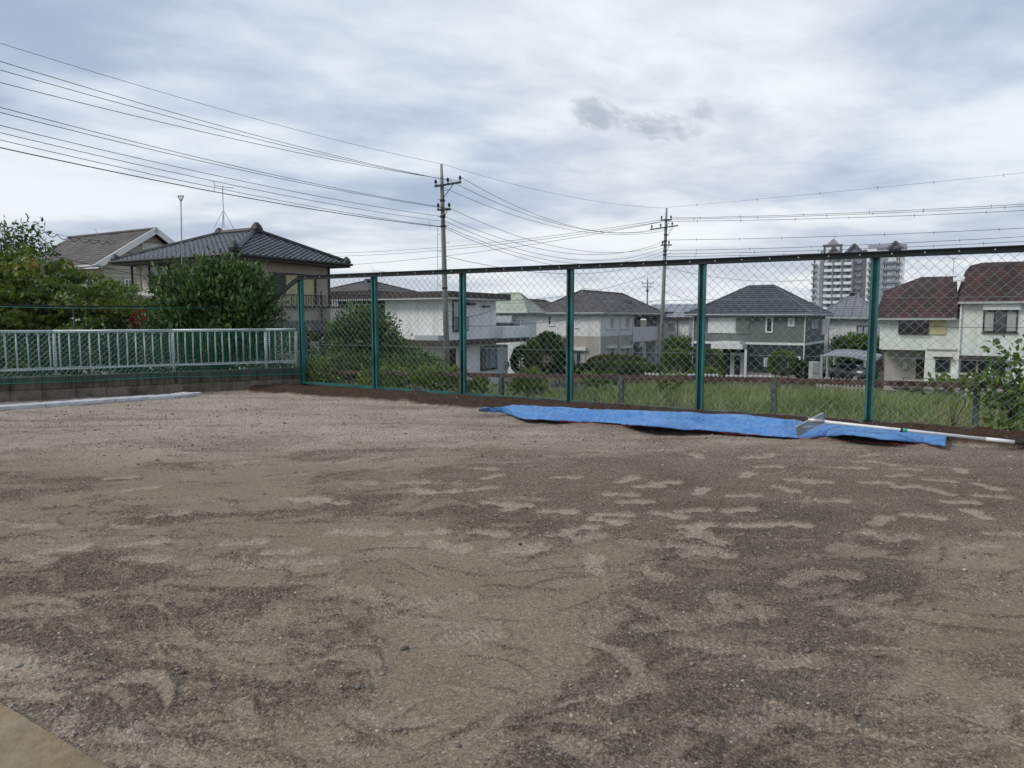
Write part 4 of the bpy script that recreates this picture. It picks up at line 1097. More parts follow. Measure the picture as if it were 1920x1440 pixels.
# --- white and beige hip-roof house
def house_twotone():
    h = House('two_tone_house', 'hip-roof house white above and beige below behind the long hedge', 1124, 63., -3.7)
    wl = h.L(1007); wr = h.R(1236); ze = h.z('L', 1124, 586.5)
    zm = h.z('L', 1100, 631)
    h.box('lower_wall', 0, h.R(1187), 0, wl, -1, zm, 'wall_tan'); h.box('upper_wall', -.03, h.R(1187)+.0, -.03, wl+.03, zm, ze-.1, 'wall_offwhite')
    h.box('rear_wall', h.R(1187)+.01, wr, 2.2, wl, -1, ze-.12, 'wall_offwhite')
    ro, rA, rB = h.hip(wr, wl, ze, ze+2.1, .55, 13, .03, 'slate_brown', along='R', fascia='gutter_grey', gut='gutter_grey', inset=wl/2+.4)
    h.win('L', 1028, 592, 1039, 610, 'frame_white', 'glass', 2, .07, sill=True)
    h.win('L', 1078, 592, 1084, 614, 'frame_white', 'curtain', 1, .07, sill=True)
    h.win('R', 1135, 594, 1151, 616, 'frame_white', 'curtain', 2, .07, sill=True)
    h.win('R', 1163, 594, 1180, 616, 'frame_white', 'curtain', 2, .07, sill=True)
    h.win('R', 1136, 653, 1152, 680, 'frame_white', 'glass', 2, .07, curtain=True, hood=.2)
    h.win('R', 1164, 653, 1180, 680, 'frame_white', 'glass', 2, .07, curtain=True, hood=.2)
    h.win('L', 1074, 658, 1098, 683, 'frame_silver', 'glass', 3, .06, curtain=True, hood=.3)
    h.win('R', 1189, 594, 1200, 636, 'frame_white', 'glass', 2, .08, off=2.2)
    for px in (1124, 1161, 1186): h.pipe('R', px, 590, 672, 'frame_white', 0., .05)
    # balcony on posts
    v0, v1 = h.R(1186)+.06, h.R(1233); z0, z1 = h.z('R', 1210, 640), h.z('R', 1210, 614)
    MB().box(v0, v1, .0, .12, z0, z1).build('balcony_panel', M('wall_offwhite'), h.root); MB().box(v0, v1, .13, 2.1, z0-.1, z0+.05).build('balcony_floor', M('wall_tan'), h.root)
    m = MB(); MB().box(v0, v1, -.02, .14, z1+.0, z1+.08).build('balcony_cap', M('frame_white'), h.root)
    for v in (v0+.1, (v0+v1)/2, v1-.2): MB().box(v, v+.16, .02, .18, -1, z0-.1).build('balcony_post', M('frame_white'), h.root)
    for px in (1188, 1197): h.panel('lower_window', 'R', px, 650, px+8, 682, 'glass', (.0, .05), off=2.2)
    # low lean-to on the left
    u0, u1 = h.L(1062), h.L(1022); zt = h.z('L', 1040, 633); MB().prism([(0, u0, zt), (-2.2, u0, zt-1.1), (-2.2, u1, zt-1.1), (0, u1, zt)], (0, 0, -.1)).build('lean_to_roof', M('fascia_brown'), h.root)
    MB().box(-2.0, -.01, u0+.1, u1-.1, -1, zt-1.25).build('lean_to_wall', M('wall_tan'), h.root)
    # solar box on the roof
    MB().box(wr*.62, wr*.62+1.1, wl*.2, wl*.2+.5, ze+1.15, ze+1.35).build('roof_vent', M('dark_metal'), ro)
house_twotone()

def house_small_tile():
    h = House('small_tile_house', 'small dark tile roof peeking over the left end of the two-tone house', 1003, 76., -3.6)
    ze = h.z('L', 1000, 592); wl, wr = 4.5, 9.; h.box('wall', 0, wr, 0, wl, -1, ze, 'wall_offwhite')
    h.hip(wr, wl, ze+.02, ze+1.7, .5, 7, .04, 'slate_brown', along='R', tw=.35, th=.05, cap=.16)
house_small_tile()

# --- white house with metal roof
def house_metal():
    h = House('metal_roof_house', 'white house with low grey metal roof between the pole and the grey-green house', 1292, 76., -3.9)
    wl = h.L(1212); wr = 7.; ze = h.z('L', 1270, 595)
    h.box('wall', 0, wr, 0, wl, -1, ze-.1, 'wall_offwhite')
    r = (-.6, wr+.6, -.6, wl+.6); ro = h.roof(r, ze, (wr/2, wr/2, -.6, wl+.6), ze+1.5, 6, .05, 'roof_metal', ends=(0, 1, 0, 1)); h.eaves(r, ze, 'gutter_dark')
    m = MB(); k = r[2]
    while k < r[3]: m.beam((-.6, k, ze+.06), (wr/2, k, ze+1.56), .05, .06); k += .9
    m.build('roof_seam', M('roof_metal'), ro, kind='stuff')
    for (x0, x1) in ((.02, .14), (.42, .60)): MB().box(.4, 1.1, wl*x0, wl*x1, ze+.38, ze+.62).build('skylight', M('dark_metal'), ro)
    h.win('L', 1220, 603, 1233, 613, 'frame_white', 'curtain', 2, .07); h.win('L', 1253, 606, 1266, 619, 'frame_silver', 'glass', 1, .08, curtain=True)
    h.pipe('L', 1271, 600, 655, 'gutter_dark'); h.panel('lower_band', 'L', 1250, 650, 1292, 690, 'dark_wood', (.0, .06))
house_metal()

# --- grey-green house
def house_grey():
    h = House('grey_green_house', 'grey-green two-storey house with slate hip roof and white entrance porch', 1511, 58., -3.75, 33.)
    wl = h.L(1299); wr = h.R(1556); wr = min(max(wr, 5.), 9.); ze = h.z('L', 1505, 589)
    zm = h.z('L', 1480, 645)
    h.box('lower_wall', .02, wr-.02, .02, wl-.02, -1, zm, 'wall_charcoal'); h.box('upper_wall', 0, wr, 0, wl, zm, ze-.08, 'wall_greygreen')
    m = MB(); m.box(-.05, wr+.05, -.05, wl+.05, zm-.10, zm+.10); m.build('belt', M('frame_white'), h.root)
    zr = ze+2.55
    ro, rA, rB = h.hip(wr, wl, ze, zr, .55, 14, .085, 'slate_grey', along='L', fascia='gutter_grey', gut='gutter_grey', inset=wl/2-1.1+.55)
    w = h.panel('window', 'L', 1328, 595, 1404, 625, 'frame_white', (.0, .05))
    a, b, z0, z1 = h.rect('L', 1330, 597, 1379, 624)
    for k in range(2):
        m = MB(); h.fb(m, 'L', a+(b-a)*k/2+.01, a+(b-a)*(k+1)/2-.01, z0, z1, .05, .09+.01*k); m.build('shutter', M('shutter_white'), w)
    h.panel('shutter_case', 'L', 1381, 596, 1403, 624, 'wall_greygreen', (.05, .16))
    h.win('L', 1436, 594, 1450, 624, 'frame_white', 'glass', 1, .12); h.win('L', 1478, 596, 1490, 612, 'frame_white', 'glass_pale', 1, .10)
    h.win('R', 1521, 599, 1534, 616, 'frame_silver', 'glass_pale', 2, .06); h.panel('shutter_case', 'R', 1540, 598, 1552, 627, 'shutter_white', (.0, .12))
    h.win('L', 1435, 671, 1446, 687, 'frame_white', 'glass_pale', 1, .09); h.win('L', 1480, 668, 1504, 690, 'frame_white', 'glass', 1, .12)
    for px in (1510.,): h.pipe('L', px, 592, 706, 'frame_white', 0., .05)
    h.pipe('L', 1301, 590, 680, 'frame_white', 0., .05); h.pipe('R', 1553, 592, 700, 'gutter_grey', 0., .05)
    # entrance porch
    a, b, z0, z1 = h.rect('L', 1345, 641, 1403, 653)
    m = MB(); h.fb(m, 'L', a, b, z0, z1-.12, 0, 1.6); h.fb(m, 'L', a+.25, b-.55, z1-.11, z1+.08, 0, 1.5); m.build('porch_roof', M('frame_white'), h.root)
    for px in (1354, 1400): u = h.L(px, -1.5); MB().box(-1.5, -1.36, u-.09, u+.09, -1, z0-.01).build('porch_post', M('frame_white'), h.root)
    h.panel('entrance_shade_panel', 'L', 1356, 655, 1398, 706, 'rubber', (.0, .02))  # near-black sheet on the wall paints the shade inside the entrance
    d = h.panel('door', 'L', 1372, 661, 1398, 706, 'frame_silver', (.02, .10))
    a, b, z0, z1 = h.rect('L', 1380, 667, 1391, 704); m = MB(); h.fb(m, 'L', a, b, z0, z1, .10, .12); m.build('door_glass', M('glass'), d)
    h.panel('base_wall', 'L', 1405, 700, 1509, 712, 'conc_grey', (.0, .08))
house_grey()

# --- house with grey roof behind the carport
def house_behind():
    h = House('grey_roof_house', 'off-white house with pale grey ribbed roof behind the carport', 1640, 66., -3.8, 31.)
    wl = h.L(1540); wr = 8.; ze = h.z('L', 1600, 596); zr = ze+2.2
    h.box('wall', 0, wr, 0, wl, -1, ze-.08, 'wall_offwhite')
    ro, rA, rB = h.hip(wr, wl, ze, zr, .6, 10, .05, 'slate_pale', along='L', fascia='gutter_grey', gut='gutter_grey', inset=2.6)
    m = MB(); k = rA[2]+.4
    while k < rA[3]-.3:
        f = min(1, (k-rA[2])/2.6, (rA[3]-k)/2.6); m.beam((rA[0], k, ze+.08), (rA[0]+(wr/2+.6)*f, k, ze+.08+2.2*f), .10, .07); k += .75
    m.build('roof_rib', M('slate_pale'), ro, kind='stuff')
    MB().box(wr/2-.15, wr/2+.15, rB[2], rB[3], zr-.02, zr+.25).build('ridge_cap', M('rail_dark'), ro)
    h.win('L', 1607, 610, 1632, 640, 'frame_dark', 'glass_pale', 2, .09); h.panel('hatch', 'L', 1556, 606, 1564, 616, 'frame_white', (.0, .06))
    h.panel('lower_dark', 'L', 1640, 655, 1660, 712, 'dark_wood', (.0, .05))
house_behind()

# --- red-brown roofed house on the right (two masses)
def house_red():
    h = House('red_roof_house', 'cream house with weathered red-brown mansard roofs at the right edge', 2010, 41.5, -3.2)
    def zf(px, py, off): return h.z('L', px, py, off)
    # right mass in front, left mass set back
    u1, u2 = h.L(1803), h.L(1651, .9)
    zeR, zeL = zf(1860, 565, 0.), zf(1730, 596, .9)
    h.box('wall', 0, 8.5, 0, u1, -1, zeR-.05, 'wall_cream'); h.box('wing_wall', .9, 8.0, u1+.01, u2, zf(1700, 656, .9), zeL-.05, 'wall_cream')
    h.box('wing_lower_wall', .9, 8.0, u1+.01, h.L(1738, .9), -1, zf(1700, 656, .9)-.001, 'wall_cream')
    h.box('porch_back_wall', 2.6, 8.0, h.L(1738, .9)+.01, u2-.3, -1, zf(1700, 656, .9)-.001, 'wall_tan')
    # right roof: steep lower slope then short top
    rA = (-.45, 8.9, -.4, u1+.25); zt = h.z('L', 1860, 497, 1.2)
    r1 = h.roof(rA, zeR, (.9, 7.5, .5, u1-.35), zt, 14, .022, 'roof_red'); h.roof((.9, 7.5, .5, u1-.35), zt, (3.8, 4.6, 2.5, u1-1.2), zt+.35, 4, .02, 'roof_red', 'roof_top')
    h.eaves((-.45, 8.9, -.4, u1+.25), zeR, 'gutter_grey', .14)
    # left roof: bell shaped
    rB = (.35, 8.4, u1+.26, u2+.35); zk = h.z('L', 1700, 545, 1.8); zt2 = h.z('L', 1760, 519, 3.)
    k1 = (1.45, 7.4, u1+.26, u2-.15); r2 = h.roof(rB, zeL, k1, zk, 9, .022, 'roof_red', ends=(0, 1, 1, 1))
    k2 = (3.6, 5.2, u1+.26, u2-2.1); h.roof(k1, zk, k2, zt2, 7, .022, 'roof_red', 'roof_upper', ends=(0, 1, 1, 1))
    h.eaves((.35, 8.4, u1+.26, u2+.35), zeL, 'gutter_grey', .14)
    MB().box(3.6, 5.2, u1+.26, u2-2.1, zt2, zt2+.05).build('ridge_cap', M('roof_red'), r2)
    # skylight
    t = .62; xs = 1.45+(3.6-1.45)*t; zs = zk+(zt2-zk)*t+.08; ua, ub = h.L(1806, 2.6), h.L(1783, 2.6)
    MB().prism([(xs-.35, ua, zs-.10), (xs+.25, ua, zs+.14), (xs+.25, ub, zs+.14), (xs-.35, ub, zs-.10)], (0, 0, .10)).build('skylight', M('frame_white'), r2)
    # windows
    w = h.win('L', 1843, 582, 1908, 623, 'frame_dark', 'glass', 3, .07, curtain=True, sill=True); h.panel('shutter_case', 'L', 1841, 568, 1912, 581, 'shutter_white', (.0, .25))
    h.win('L', 1686, 600, 1742, 627, 'frame_dark', 'glass', 2, .06, off=.9); h.rail('window_rail', 'L', 1686, 612, 1742, 627, off=.9, o=.2); h.panel('shutter', 'L', 1743, 600, 1774, 627, 'shutter_yellow', (.0, .08), off=.9)
    h.win('L', 1758, 672, 1786, 698, 'frame_dark', 'glass', 2, .06, off=.9, hood=.08)
    h.win('L', 1806, 675, 1835, 698, 'frame_dark', 'glass', 2, .06); h.win('L', 1839, 675, 1890, 703, 'frame_dark', 'glass', 2, .07); h.rail('window_rail', 'L', 1858, 682, 1890, 703, o=.2)
    a, b, z0, z1 = h.rect('L', 1803, 667, 1890, 672); m = MB(); h.fb(m, 'L', a, b, z0, z1, 0, .55); m.build('window_hood', M('fascia_brown'), h.root)
    h.panel('entrance_shade_panel', 'L', 1722, 673, 1738, 710, 'dark_wood', (.0, .05), off=2.6); h.panel('meter_box', 'L', 1697, 680, 1705, 692, 'tower_panel', (.0, .2), off=2.6)  # dark panel on the porch wall paints the deeper shade of the entrance
    h.pipe('L', 1801, 570, 712, 'frame_white', .0, .06)
    h.panel('ledge', 'L', 1740, 654, 1800, 656, 'gutter_grey', (.0, .10), off=.9)
    h.panel('aircon_unit', 'L', 1780, 700, 1798, 712, 'frame_white', (.02, .4), off=.9)
house_red()

# --- house peeking between the tiled and the white house
def house_far_left():
    h = House('far_grey_house', 'far house with low grey roof between the tiled house and the white one', 692, 60., -2.8)
    ze = h.z('L', 690, 546); wl = h.L(610); wr = 6.; h.box('wall', 0, wr, 0, wl, -1, ze, 'wall_tan'); h.hip(wr, wl, ze+.02, ze+1.15, .5, 8, .03, 'slate_brown', along='L')
house_far_left()

# --- apartment tower
def tower():
    h = House('apartment_tower', 'tall grey and white apartment tower with pyramid roof beyond the houses', 1640, 320., -12., 27., 'building')
    U = lambda px: h.L(px)
    ztop = h.z('L', 1580, 478); fl = 2.9
    def col(name, x0, x1, ytop, mt, o=0., dep=12.):
        return MB().box(o, dep, U(x1), U(x0), -5, h.z('L', (x0+x1)/2, ytop)).build(name, M(mt), h.root)
    col('wing_wall', 1520, 1533, 478, 'tower_white', 2.); col('dark_strip', 1533.2, 1540, 470, 'tower_grey', 1.); col('main_wall', 1540.2, 1597, 476, 'tower_panel', 1.6)
    col('angled_bay', 1597.2, 1612, 474, 'tower_white', 3.); col('dark_wall', 1612.2, 1620, 468, 'tower_dark', .5); col('white_column', 1620.2, 1639, 466, 'tower_white', -.6)
    col('right_wing', 1639.2, 1692, 470, 'tower_white', 3.5, 16.)
    m = MB(); m2 = MB(); m3 = MB(); m4 = MB()
    z = ztop-3.2
    while z > 8:
        for (x0, x1) in ((1541, 1556.5), (1558, 1573.5), (1576, 1593)):
            m.box(.2, 1.55, U(x1), U(x0), z-1.25, z-.05); m2.box(1.45, 1.59, U(x0+(x1-x0)*.80), U(x0+(x1-x0)*.42), z+.15, z+1.45); m4.box(.15, 1.55, U(x1), U(x0), z-1.45, z-1.27)
        for (x0, x1, o) in ((1518, 1527, 2.), (1622, 1632, -.6)):
            m3.box(o-1.6, o-.01, U(x1), U(x0), z-1.2, z-.3); m2.box(o-.1, o+.1, U(x0+6), U(x0+3), z+.0, z+1.4)
        for (x0, x1, o, q) in ((1651, 1684, 3.5, 1.1), (1661, 1671, 3.5, 2.2)): m3.box(o-q, o-.01, U(x1), U(x0), z-1.15, z-.2)
        for x0 in (1653, 1657, 1676, 1680): m2.box(3.4, 3.6, U(x0+2), U(x0), z+.1, z+1.5)
        for k, x0 in enumerate((1598, 1602.5, 1607)): m3.box(1.4-k*.5, 2.99, U(x0+4), U(x0), z-1.25+.25*k, z-.2+.25*k)
        z -= fl
    m.build('balcony_panel', M('tower_white'), h.root, kind='stuff'); m2.build('window', M('tower_dark'), h.root, kind='stuff'); m3.build('balcony', M('tower_grey'), h.root, kind='stuff'); m4.build('floor_edge', M('tower_grey'), h.root, kind='stuff')
    m = MB()
    for px in (1557.2, 1574.7, 1594.5): m.box(-.3, 1.59, U(px+.8), U(px-.8), -5, ztop-.5)
    m.build('pilaster', M('tower_grey'), h.root)
    # roofs
    def gable(x0, x1, ye, yp, dep, mt='tower_grey'):
        a, b = U(x1), U(x0); ze, zp = h.z('L', (x0+x1)/2, ye), h.z('L', (x0+x1)/2, yp); c = (a+b)/2
        g = MB().prism([(-.5, a, ze), (-.5, b, ze), (-.5, c, zp)], (dep, 0, 0)).build('gable', M('slate_pale'), h.root)
        m = MB(); m.beam((-.8, a-.6, ze-.2), (-.8, c, zp+.3), .8, .9); m.beam((-.8, c, zp+.3), (-.8, b+.6, ze-.2), .8, .9); m.build('gable_trim', M('tower_dark'), g)
    gable(1547, 1570, 478, 465, 10); gable(1582, 1610, 474, 459, 10); gable(1660, 1684, 466, 454, 14)
    a, b = U(1572.5), U(1538); zb, zt, zp = h.z('L', 1555, 478), h.z('L', 1555, 461), h.z('L', 1555, 444)
    dp = b-a
    MB().box(2.5, 2.5+dp, a, b, zb-1, zt).build('stair_tower', M('tower_white'), h.root)
    m = MB()
    for (x, y) in ((2.3, a), (2.3, b-.9), (2.3, (a+b)/2-.45)): m.box(x, x+.4, y, y+.9, zb-1, zt)
    m.box(2.2, 2.45, a-.3, b+.3, zt-.1, zt+.9); m.build('tower_frame', M('tower_dark'), h.root)
    c = (2.5+dp/2, (a+b)/2); e = .8
    base = [(2.5+e, a+e, zt+.5), (2.5+dp-e, a+e, zt+.5), (2.5+dp-e, b-e, zt+.5), (2.5+e, b-e, zt+.5)]; m = MB()
    for k in range(4): m.poly([base[k], base[(k+1) % 4], (*c, zp)])
    m.build('pyramid_roof', M('slate_pale'), h.root)
    m = MB(); a, b = U(1692), U(1621); ze = h.z('L', 1650, 466); m.prism([(2.6, a-.6, ze-.6), (10, a-.6, ze+2.0), (10, b, ze+2.0), (2.6, b, ze-.6)], (0, 0, .7)); m.build('wing_roof', M('slate_pale'), h.root)
tower()

# ------------------------------------------------------------------ utility poles and cables
def insulator(m, p, h=.30, r=.07):
    x, y, z = p; m.tube([(x, y, z), (x, y, z+h*.3), (x, y, z+h*.35), (x, y, z+h*.6), (x, y, z+h*.65), (x, y, z+h)], [r*.5, r*.5, r, r*.9, r*1.1, r*.6], 8)
POLE1 = P(838, 600, 38.); POLE2 = P(1240, 600, 58.)
def pole(name, label, base, zg, ztop, lean, arms, pins, r0=.17, r1=.10):
    root = empty(name, (base.x, base.y, zg)); tag(root, label, 'utility pole', 'concrete utility poles')
    H = ztop-zg
    def ax(z): return Vector((lean*(z-zg)/H, 0, z-zg))
    m = MB(); m.tube([ax(zg-.5), ax(zg+H*.5), ax(zg+H*.86), ax(zg+H*.90), ax(ztop)], [r0, (r0+r1)/2, r1*1.05, r1*.95, r1*.62], 14); m.build('shaft', M('conc_pole'), root, True)
    for (z, d, e0, e1, ins, tilt) in arms:
        d = Vector((d.x, d.y, 0)).normalized(); c = ax(z); off = Vector((d.y, -d.x, 0))*(r1+.05)
        m = MB(); m.beam(c+off+d*e0, c+off+d*e1+Vector((0, 0, tilt)), .09, .09); a = m.build('crossarm', M('dark_metal'), root)
        for t in ins:
            m = MB(); q = c+off+d*t; f = (t-e0)/(e1-e0); insulator(m, (q.x, q.y, q.z+.04+tilt*f)); m.build('insulator', M('dark_metal'), a, True)
            m = MB(); m.tube([(q.x, q.y, q.z+.05+tilt*f), (q.x, q.y, q.z+.13+tilt*f)], .055, 8); m.build('insulator_skirt', M('ceramic'), a, True)
        m = MB(); m.beam(c+off*.9+Vector((0, 0, -.75)), c+off*.9+d*(e1*.6)+Vector((0, 0, tilt*.5)), .04, .03); m.build('brace', M('dark_metal'), a)
    m = MB(); k = 0; z = zg+2.5
    while z < ztop-1.2:
        c = ax(z); s_ = 1 if k % 2 else -1; m.tube([c, c+Vector((s_*.30, 0, 0))], .011, 5); z += .45; k += 1
    m.build('step_bolt', M('dark_metal'), root, kind='stuff')
    for (z, w, h) in pins:
        c = ax(z); m = MB(); m.tube([c+Vector((0, 0, -h)), c+Vector((0, 0, h))], w, 10); m.build('band', M('dark_metal'), root, True)
    return lambda z: Vector((base.x, base.y, zg))+ax(z)
z1 = lambda y: P(834, y, 38.).z
z2 = lambda y: P(1243, y, 58.).z
Rv = Vector((FN.x, FN.y, 0)); Lv = Vector((-FD.x, -FD.y, 0))
AD1 = Vector((.98, -.2, 0)); AD2 = Vector((.97, -.25, 0))
A1 = pole('utility_pole', 'tall concrete utility pole standing in front of the white flat-roofed house', POLE1, -2.2, z1(308), -.22,
     [(z1(350), AD1, -.35, 1.08, (-.30, .36, 1.02), .16), (z1(394), AD1, -.25, .48, (-.2, .4), 0.)], [(z1(376), .14, .05), (z1(406), .145, .06), (z1(424), .15, .05), (z1(540), .16, .05)])
A2_ = pole('utility_pole', 'concrete utility pole with two crossarms rising beside the long hedge', POLE2, -3.1, z2(390), .25,
     [(z2(413), AD2, -.45, .45, (-.35, .38), 0.), (z2(430), AD2, -1.25, .95, (-1.1, -.4, .5), .25), (z2(460), AD2, -.35, .55, (-.2, .3), 0.)], [(z2(440), .15, .06), (z2(452), .15, .06), (z2(470), .16, .06), (z2(478), .16, .05)], .18, .11)
pole('utility_pole', 'small distant utility pole over the grey metal roof', P(1213, 600, 120.), -3.4, P(1214, 519, 120.).z, .0, [(P(1214, 531, 120.).z, Vector((1, 0, 0)), -1.1, 1.1, (-.9, .0, .9), 0.), (P(1214, 538, 120.).z, Vector((1, 0, 0)), -.8, .8, (), 0.)], [(P(1214, 545, 120.).z, .2, .2)])

def cable(name, label, pts, r, group=None, cat='cable', mt='cable'):
    m = MB(); m.tube(pts, r, 5); return tag(m.build(name, M(mt), None, True), label, cat, group)
ORD = ['topmost', 'second from the top', 'third from the top', 'fourth from the top', 'fifth from the top', 'sixth from the top', 'seventh from the top', 'eighth from the top', 'ninth from the top', 'lowest']
def run(p0, d, T, tm, zm, k, n=22):       # parabola from p0 along plan direction d; passes height zm at distance tm
    b = (zm-p0.z-k*tm*tm)/tm
    return [Vector((p0.x+d.x*t, p0.y+d.y*t, p0.z+b*t+k*t*t)) for t in [T*i/n for i in range(n+1)]]
def span(p, q, sag, n=16): return [p.lerp(q, i/n)-Vector((0, 0, sag*4*(i/n)*(1-i/n))) for i in range(n+1)]
def cross_t(p0, d, px):
    return on_line(px, Vector((p0.x, p0.y)), Vector((d.x, d.y)))
def wires():
    # left run from the near pole
    dl = -Rv
    att = [(307, 70, 0.), (333, 105, -.3), (338, 122, .35), (341, 147, 1.0), (389, 194, .1), (392, 204, .4), (406, 229, 0), (415, 243, 0), (425, 257, 0), (426, 272, .05)]
    for i, (ya, y0, o) in enumerate(att):
        p = A1(z1(ya))+AD1*o; t = cross_t(p, dl, 0); q = p+dl*t; zm = P(0, y0, q.y).z
        cable('overhead_wire', ORD[i]+' of the wires running left from the near pole', run(p, dl, t*1.9, t, zm, .0021), .007 if i == 0 else .010 if i < 9 else .016, 'wires left of the near pole', 'wire')
    # between the poles
    bt = [(307, 390, 0, .0, .5), (333, 430, 1.0, -1.1, 1.2), (338, 430, .36, -.4, 1.2), (345, 430, -.3, .5, 1.3), (391, 460, .4, -.2, 1.3), (406, 452, .1, 0, 1.5), (415, 464, .1, 0, 1.5), (424, 470, .1, 0, 1.5), (428, 476, .1, 0, 1.6)]
    for i, (ya, yb, oa, ob, sg) in enumerate(bt):
        cable('overhead_wire', ORD[i]+' of the wires strung between the two nearer poles', span(A1(z1(ya))+AD1*oa, A2_(z2(yb))+AD2*ob, sg), .008 if i == 0 else .012, 'wires between the poles', 'wire')
    # right run from the far pole, with small spacers
    dr = -Lv
    rt = [(389, 322, 0.), (409, 382, .3), (411, 386, -.2), (415, 394, .1), (450, 427, .1), (470, 443, .1), (476, 452, .1), (481, 459, 0.)]
    for i, (ya, y0, o) in enumerate(rt):
        p = A2_(z2(ya))+AD2*o; t = cross_t(p, dr, 1920); q = p+dr*t; zm = P(1920, y0, q.y).z
        pts = run(p, dr, t*1.7, t, zm, .0010 if i else .0004); c = cable('overhead_wire', ORD[i]+' of the wires running right from the far pole', pts, .008 if i == 0 else .016, 'wires right of the far pole', 'wire')
        m = MB(); rr = random.Random(i)
        k = .06
        while k < .62:
            j = k*(len(pts)-1); a = int(j); q = pts[a].lerp(pts[a+1], j-a); m.tube([q+Vector((0, 0, -.12)), q+Vector((0, 0, .10))], .016, 4); k += rr.uniform(.07, .12)
        m.build('spacer', M('dark_metal'), c, kind='stuff')
    # run continuing left behind the near pole
    lt = [(411, 474, 650, 0.), (413, 480, 650, .4), (416, 497, 650, -.4)]
    for i, (ya, y0, x0, o) in enumerate(lt):
        p = A2_(z2(ya))+AD2*o; t = cross_t(p, Lv, x0); q = p+Lv*t; zm = P(x0, y0, q.y).z
        cable('overhead_wire', ORD[i]+' of the wires passing behind the near pole', run(p, Lv, t*1.5, t, zm, .0016), .016, 'wires behind the near pole', 'wire')
    # lower long cables towards the houses
    for i, (a, b, sg) in enumerate((((834, 590, 38.), (930, 577, 43.), .3), ((834, 560, 38.), (1240, 505, 58.), .9), ((834, 612, 38.), (1240, 560, 58.), .6), ((834, 480, 38.), (1240, 488, 58.), 1.0), ((1243, 500, 58.), (1560, 520, 62.), .7), ((1243, 545, 58.), (1400, 578, 60.), .4))):
        cable('service_cable', ['short dark drop cable from the near pole to the white house', 'upper dark cable between the poles seen through the mesh', 'lower dark cable between the poles sagging across the two-tone house', 'cable between the poles just over the fence rail', 'cable from the far pole towards the grey roofs', 'drop cable from the far pole to the grey-green house'][i], span(P(*a), P(*b), sg), .013)
    cable('service_cable', 'pair of dark drop wires crossing the wall of the tiled house', span(P(60, 470, 24.), P(650, 548, 36.), .5), .012)
    pts = span(P(60, 427, 20.), P(216, 452, 26.), .1, 60); m = MB(); m.tube(pts, .006, 4)
    m.tube([p+Vector((0, 0, -.12*abs(math.sin(i*.42)))) for i, p in enumerate(pts)], .012, 4); tag(m.build('service_cable', M('cable')), 'looped hanging cable above the maple at the left', 'cable')
    cable('service_cable', 'dark cable across the front of the red-roofed house', span(P(1560, 597, 40.), P(1990, 612, 38.), .25), .014)
    # slim mast carrying the lowest wire on the left
    m = MB(); b = P(337, 540, 26.); t = P(339, 369, 26.); m.tube([Vector((b.x, b.y, -1.6)), t], .019, 8); r = m.build('wire_mast', M('conc_pole'), None, True)
    tag(r, 'thin metal mast in front of the tiled house carrying the lowest wire', 'mast')
    m = MB(); m.tube([t+Vector((-.10, 0, .02)), t+Vector((0, 0, -.18)), t+Vector((.10, 0, .02))], .02, 6); m.tube([t+Vector((-.09, 0, .03)), t+Vector((.10, 0, .03))], .02, 6); m.build('wire_clamp', M('dark_metal'), r)
wires()

def antenna(label, px, pyb, pyt, Y, k=1., legs=True, tilt=.25):
    b = P(px, pyb, Y); t = P(px, pyt, Y); H = (t-b).length
    root = empty('tv_antenna', b); tag(root, label, 'antenna', 'roof antennas')
    m = MB(); m.tube([(0, 0, 0), (0, 0, H)], .018, 6); m.build('mast', M('galv'), root)
    if legs:
        m = MB()
        for a in range(4): m.tube([(0, 0, .75), (.42*math.cos(a*1.57+.6), .42*math.sin(a*1.57+.6), -.05)], .012, 5)
        m.build('roof_stand', M('galv'), root)
    m = MB(); d = Vector((math.cos(.2), math.sin(.2), -tilt*.35)).normalized(); s_ = Vector((-d.y, d.x, 0)).normalized()
    c = Vector((0, 0, H-.05)); m.tube([c-d*.55*k, c+d*.75*k], .014, 5)
    for j in range(7): q = c+d*(-.3+j*.16)*k; m.tube([q-s_*.16*k, q+s_*.16*k], .007, 4)
    m.build('boom', M('galv'), root)
    m = MB(); q = c-d*.5*k
    for sg in (-1, 1): m.tube([q, q+Vector((-.10*k, 0, .30*k*sg))], .012, 4); m.tube([q+Vector((-.1*k, 0, .3*k*sg))-s_*.2*k, q+Vector((-.1*k, 0, .3*k*sg))+s_*.2*k], .010, 4)
    m.build('reflector', M('galv'), root)
antenna('tall television antenna on the ridge of the tiled house', 420, 427, 348, 31., .6)
antenna('small television antenna on the gabled house at the left', 201, 446, 441, 41., 1., False)
antenna('slim television antenna beside the near utility pole', 821, 548, 423, 45., .8, False)
antenna('small television antenna on the far grey roof', 716, 537, 508, 62., 1.4, False)
antenna('low television antenna over the small tile roof', 1107, 554, 541, 66., 1.4, False)
antenna('thin television antenna on the red-brown roof', 1787, 515, 483, 45., .7, False)

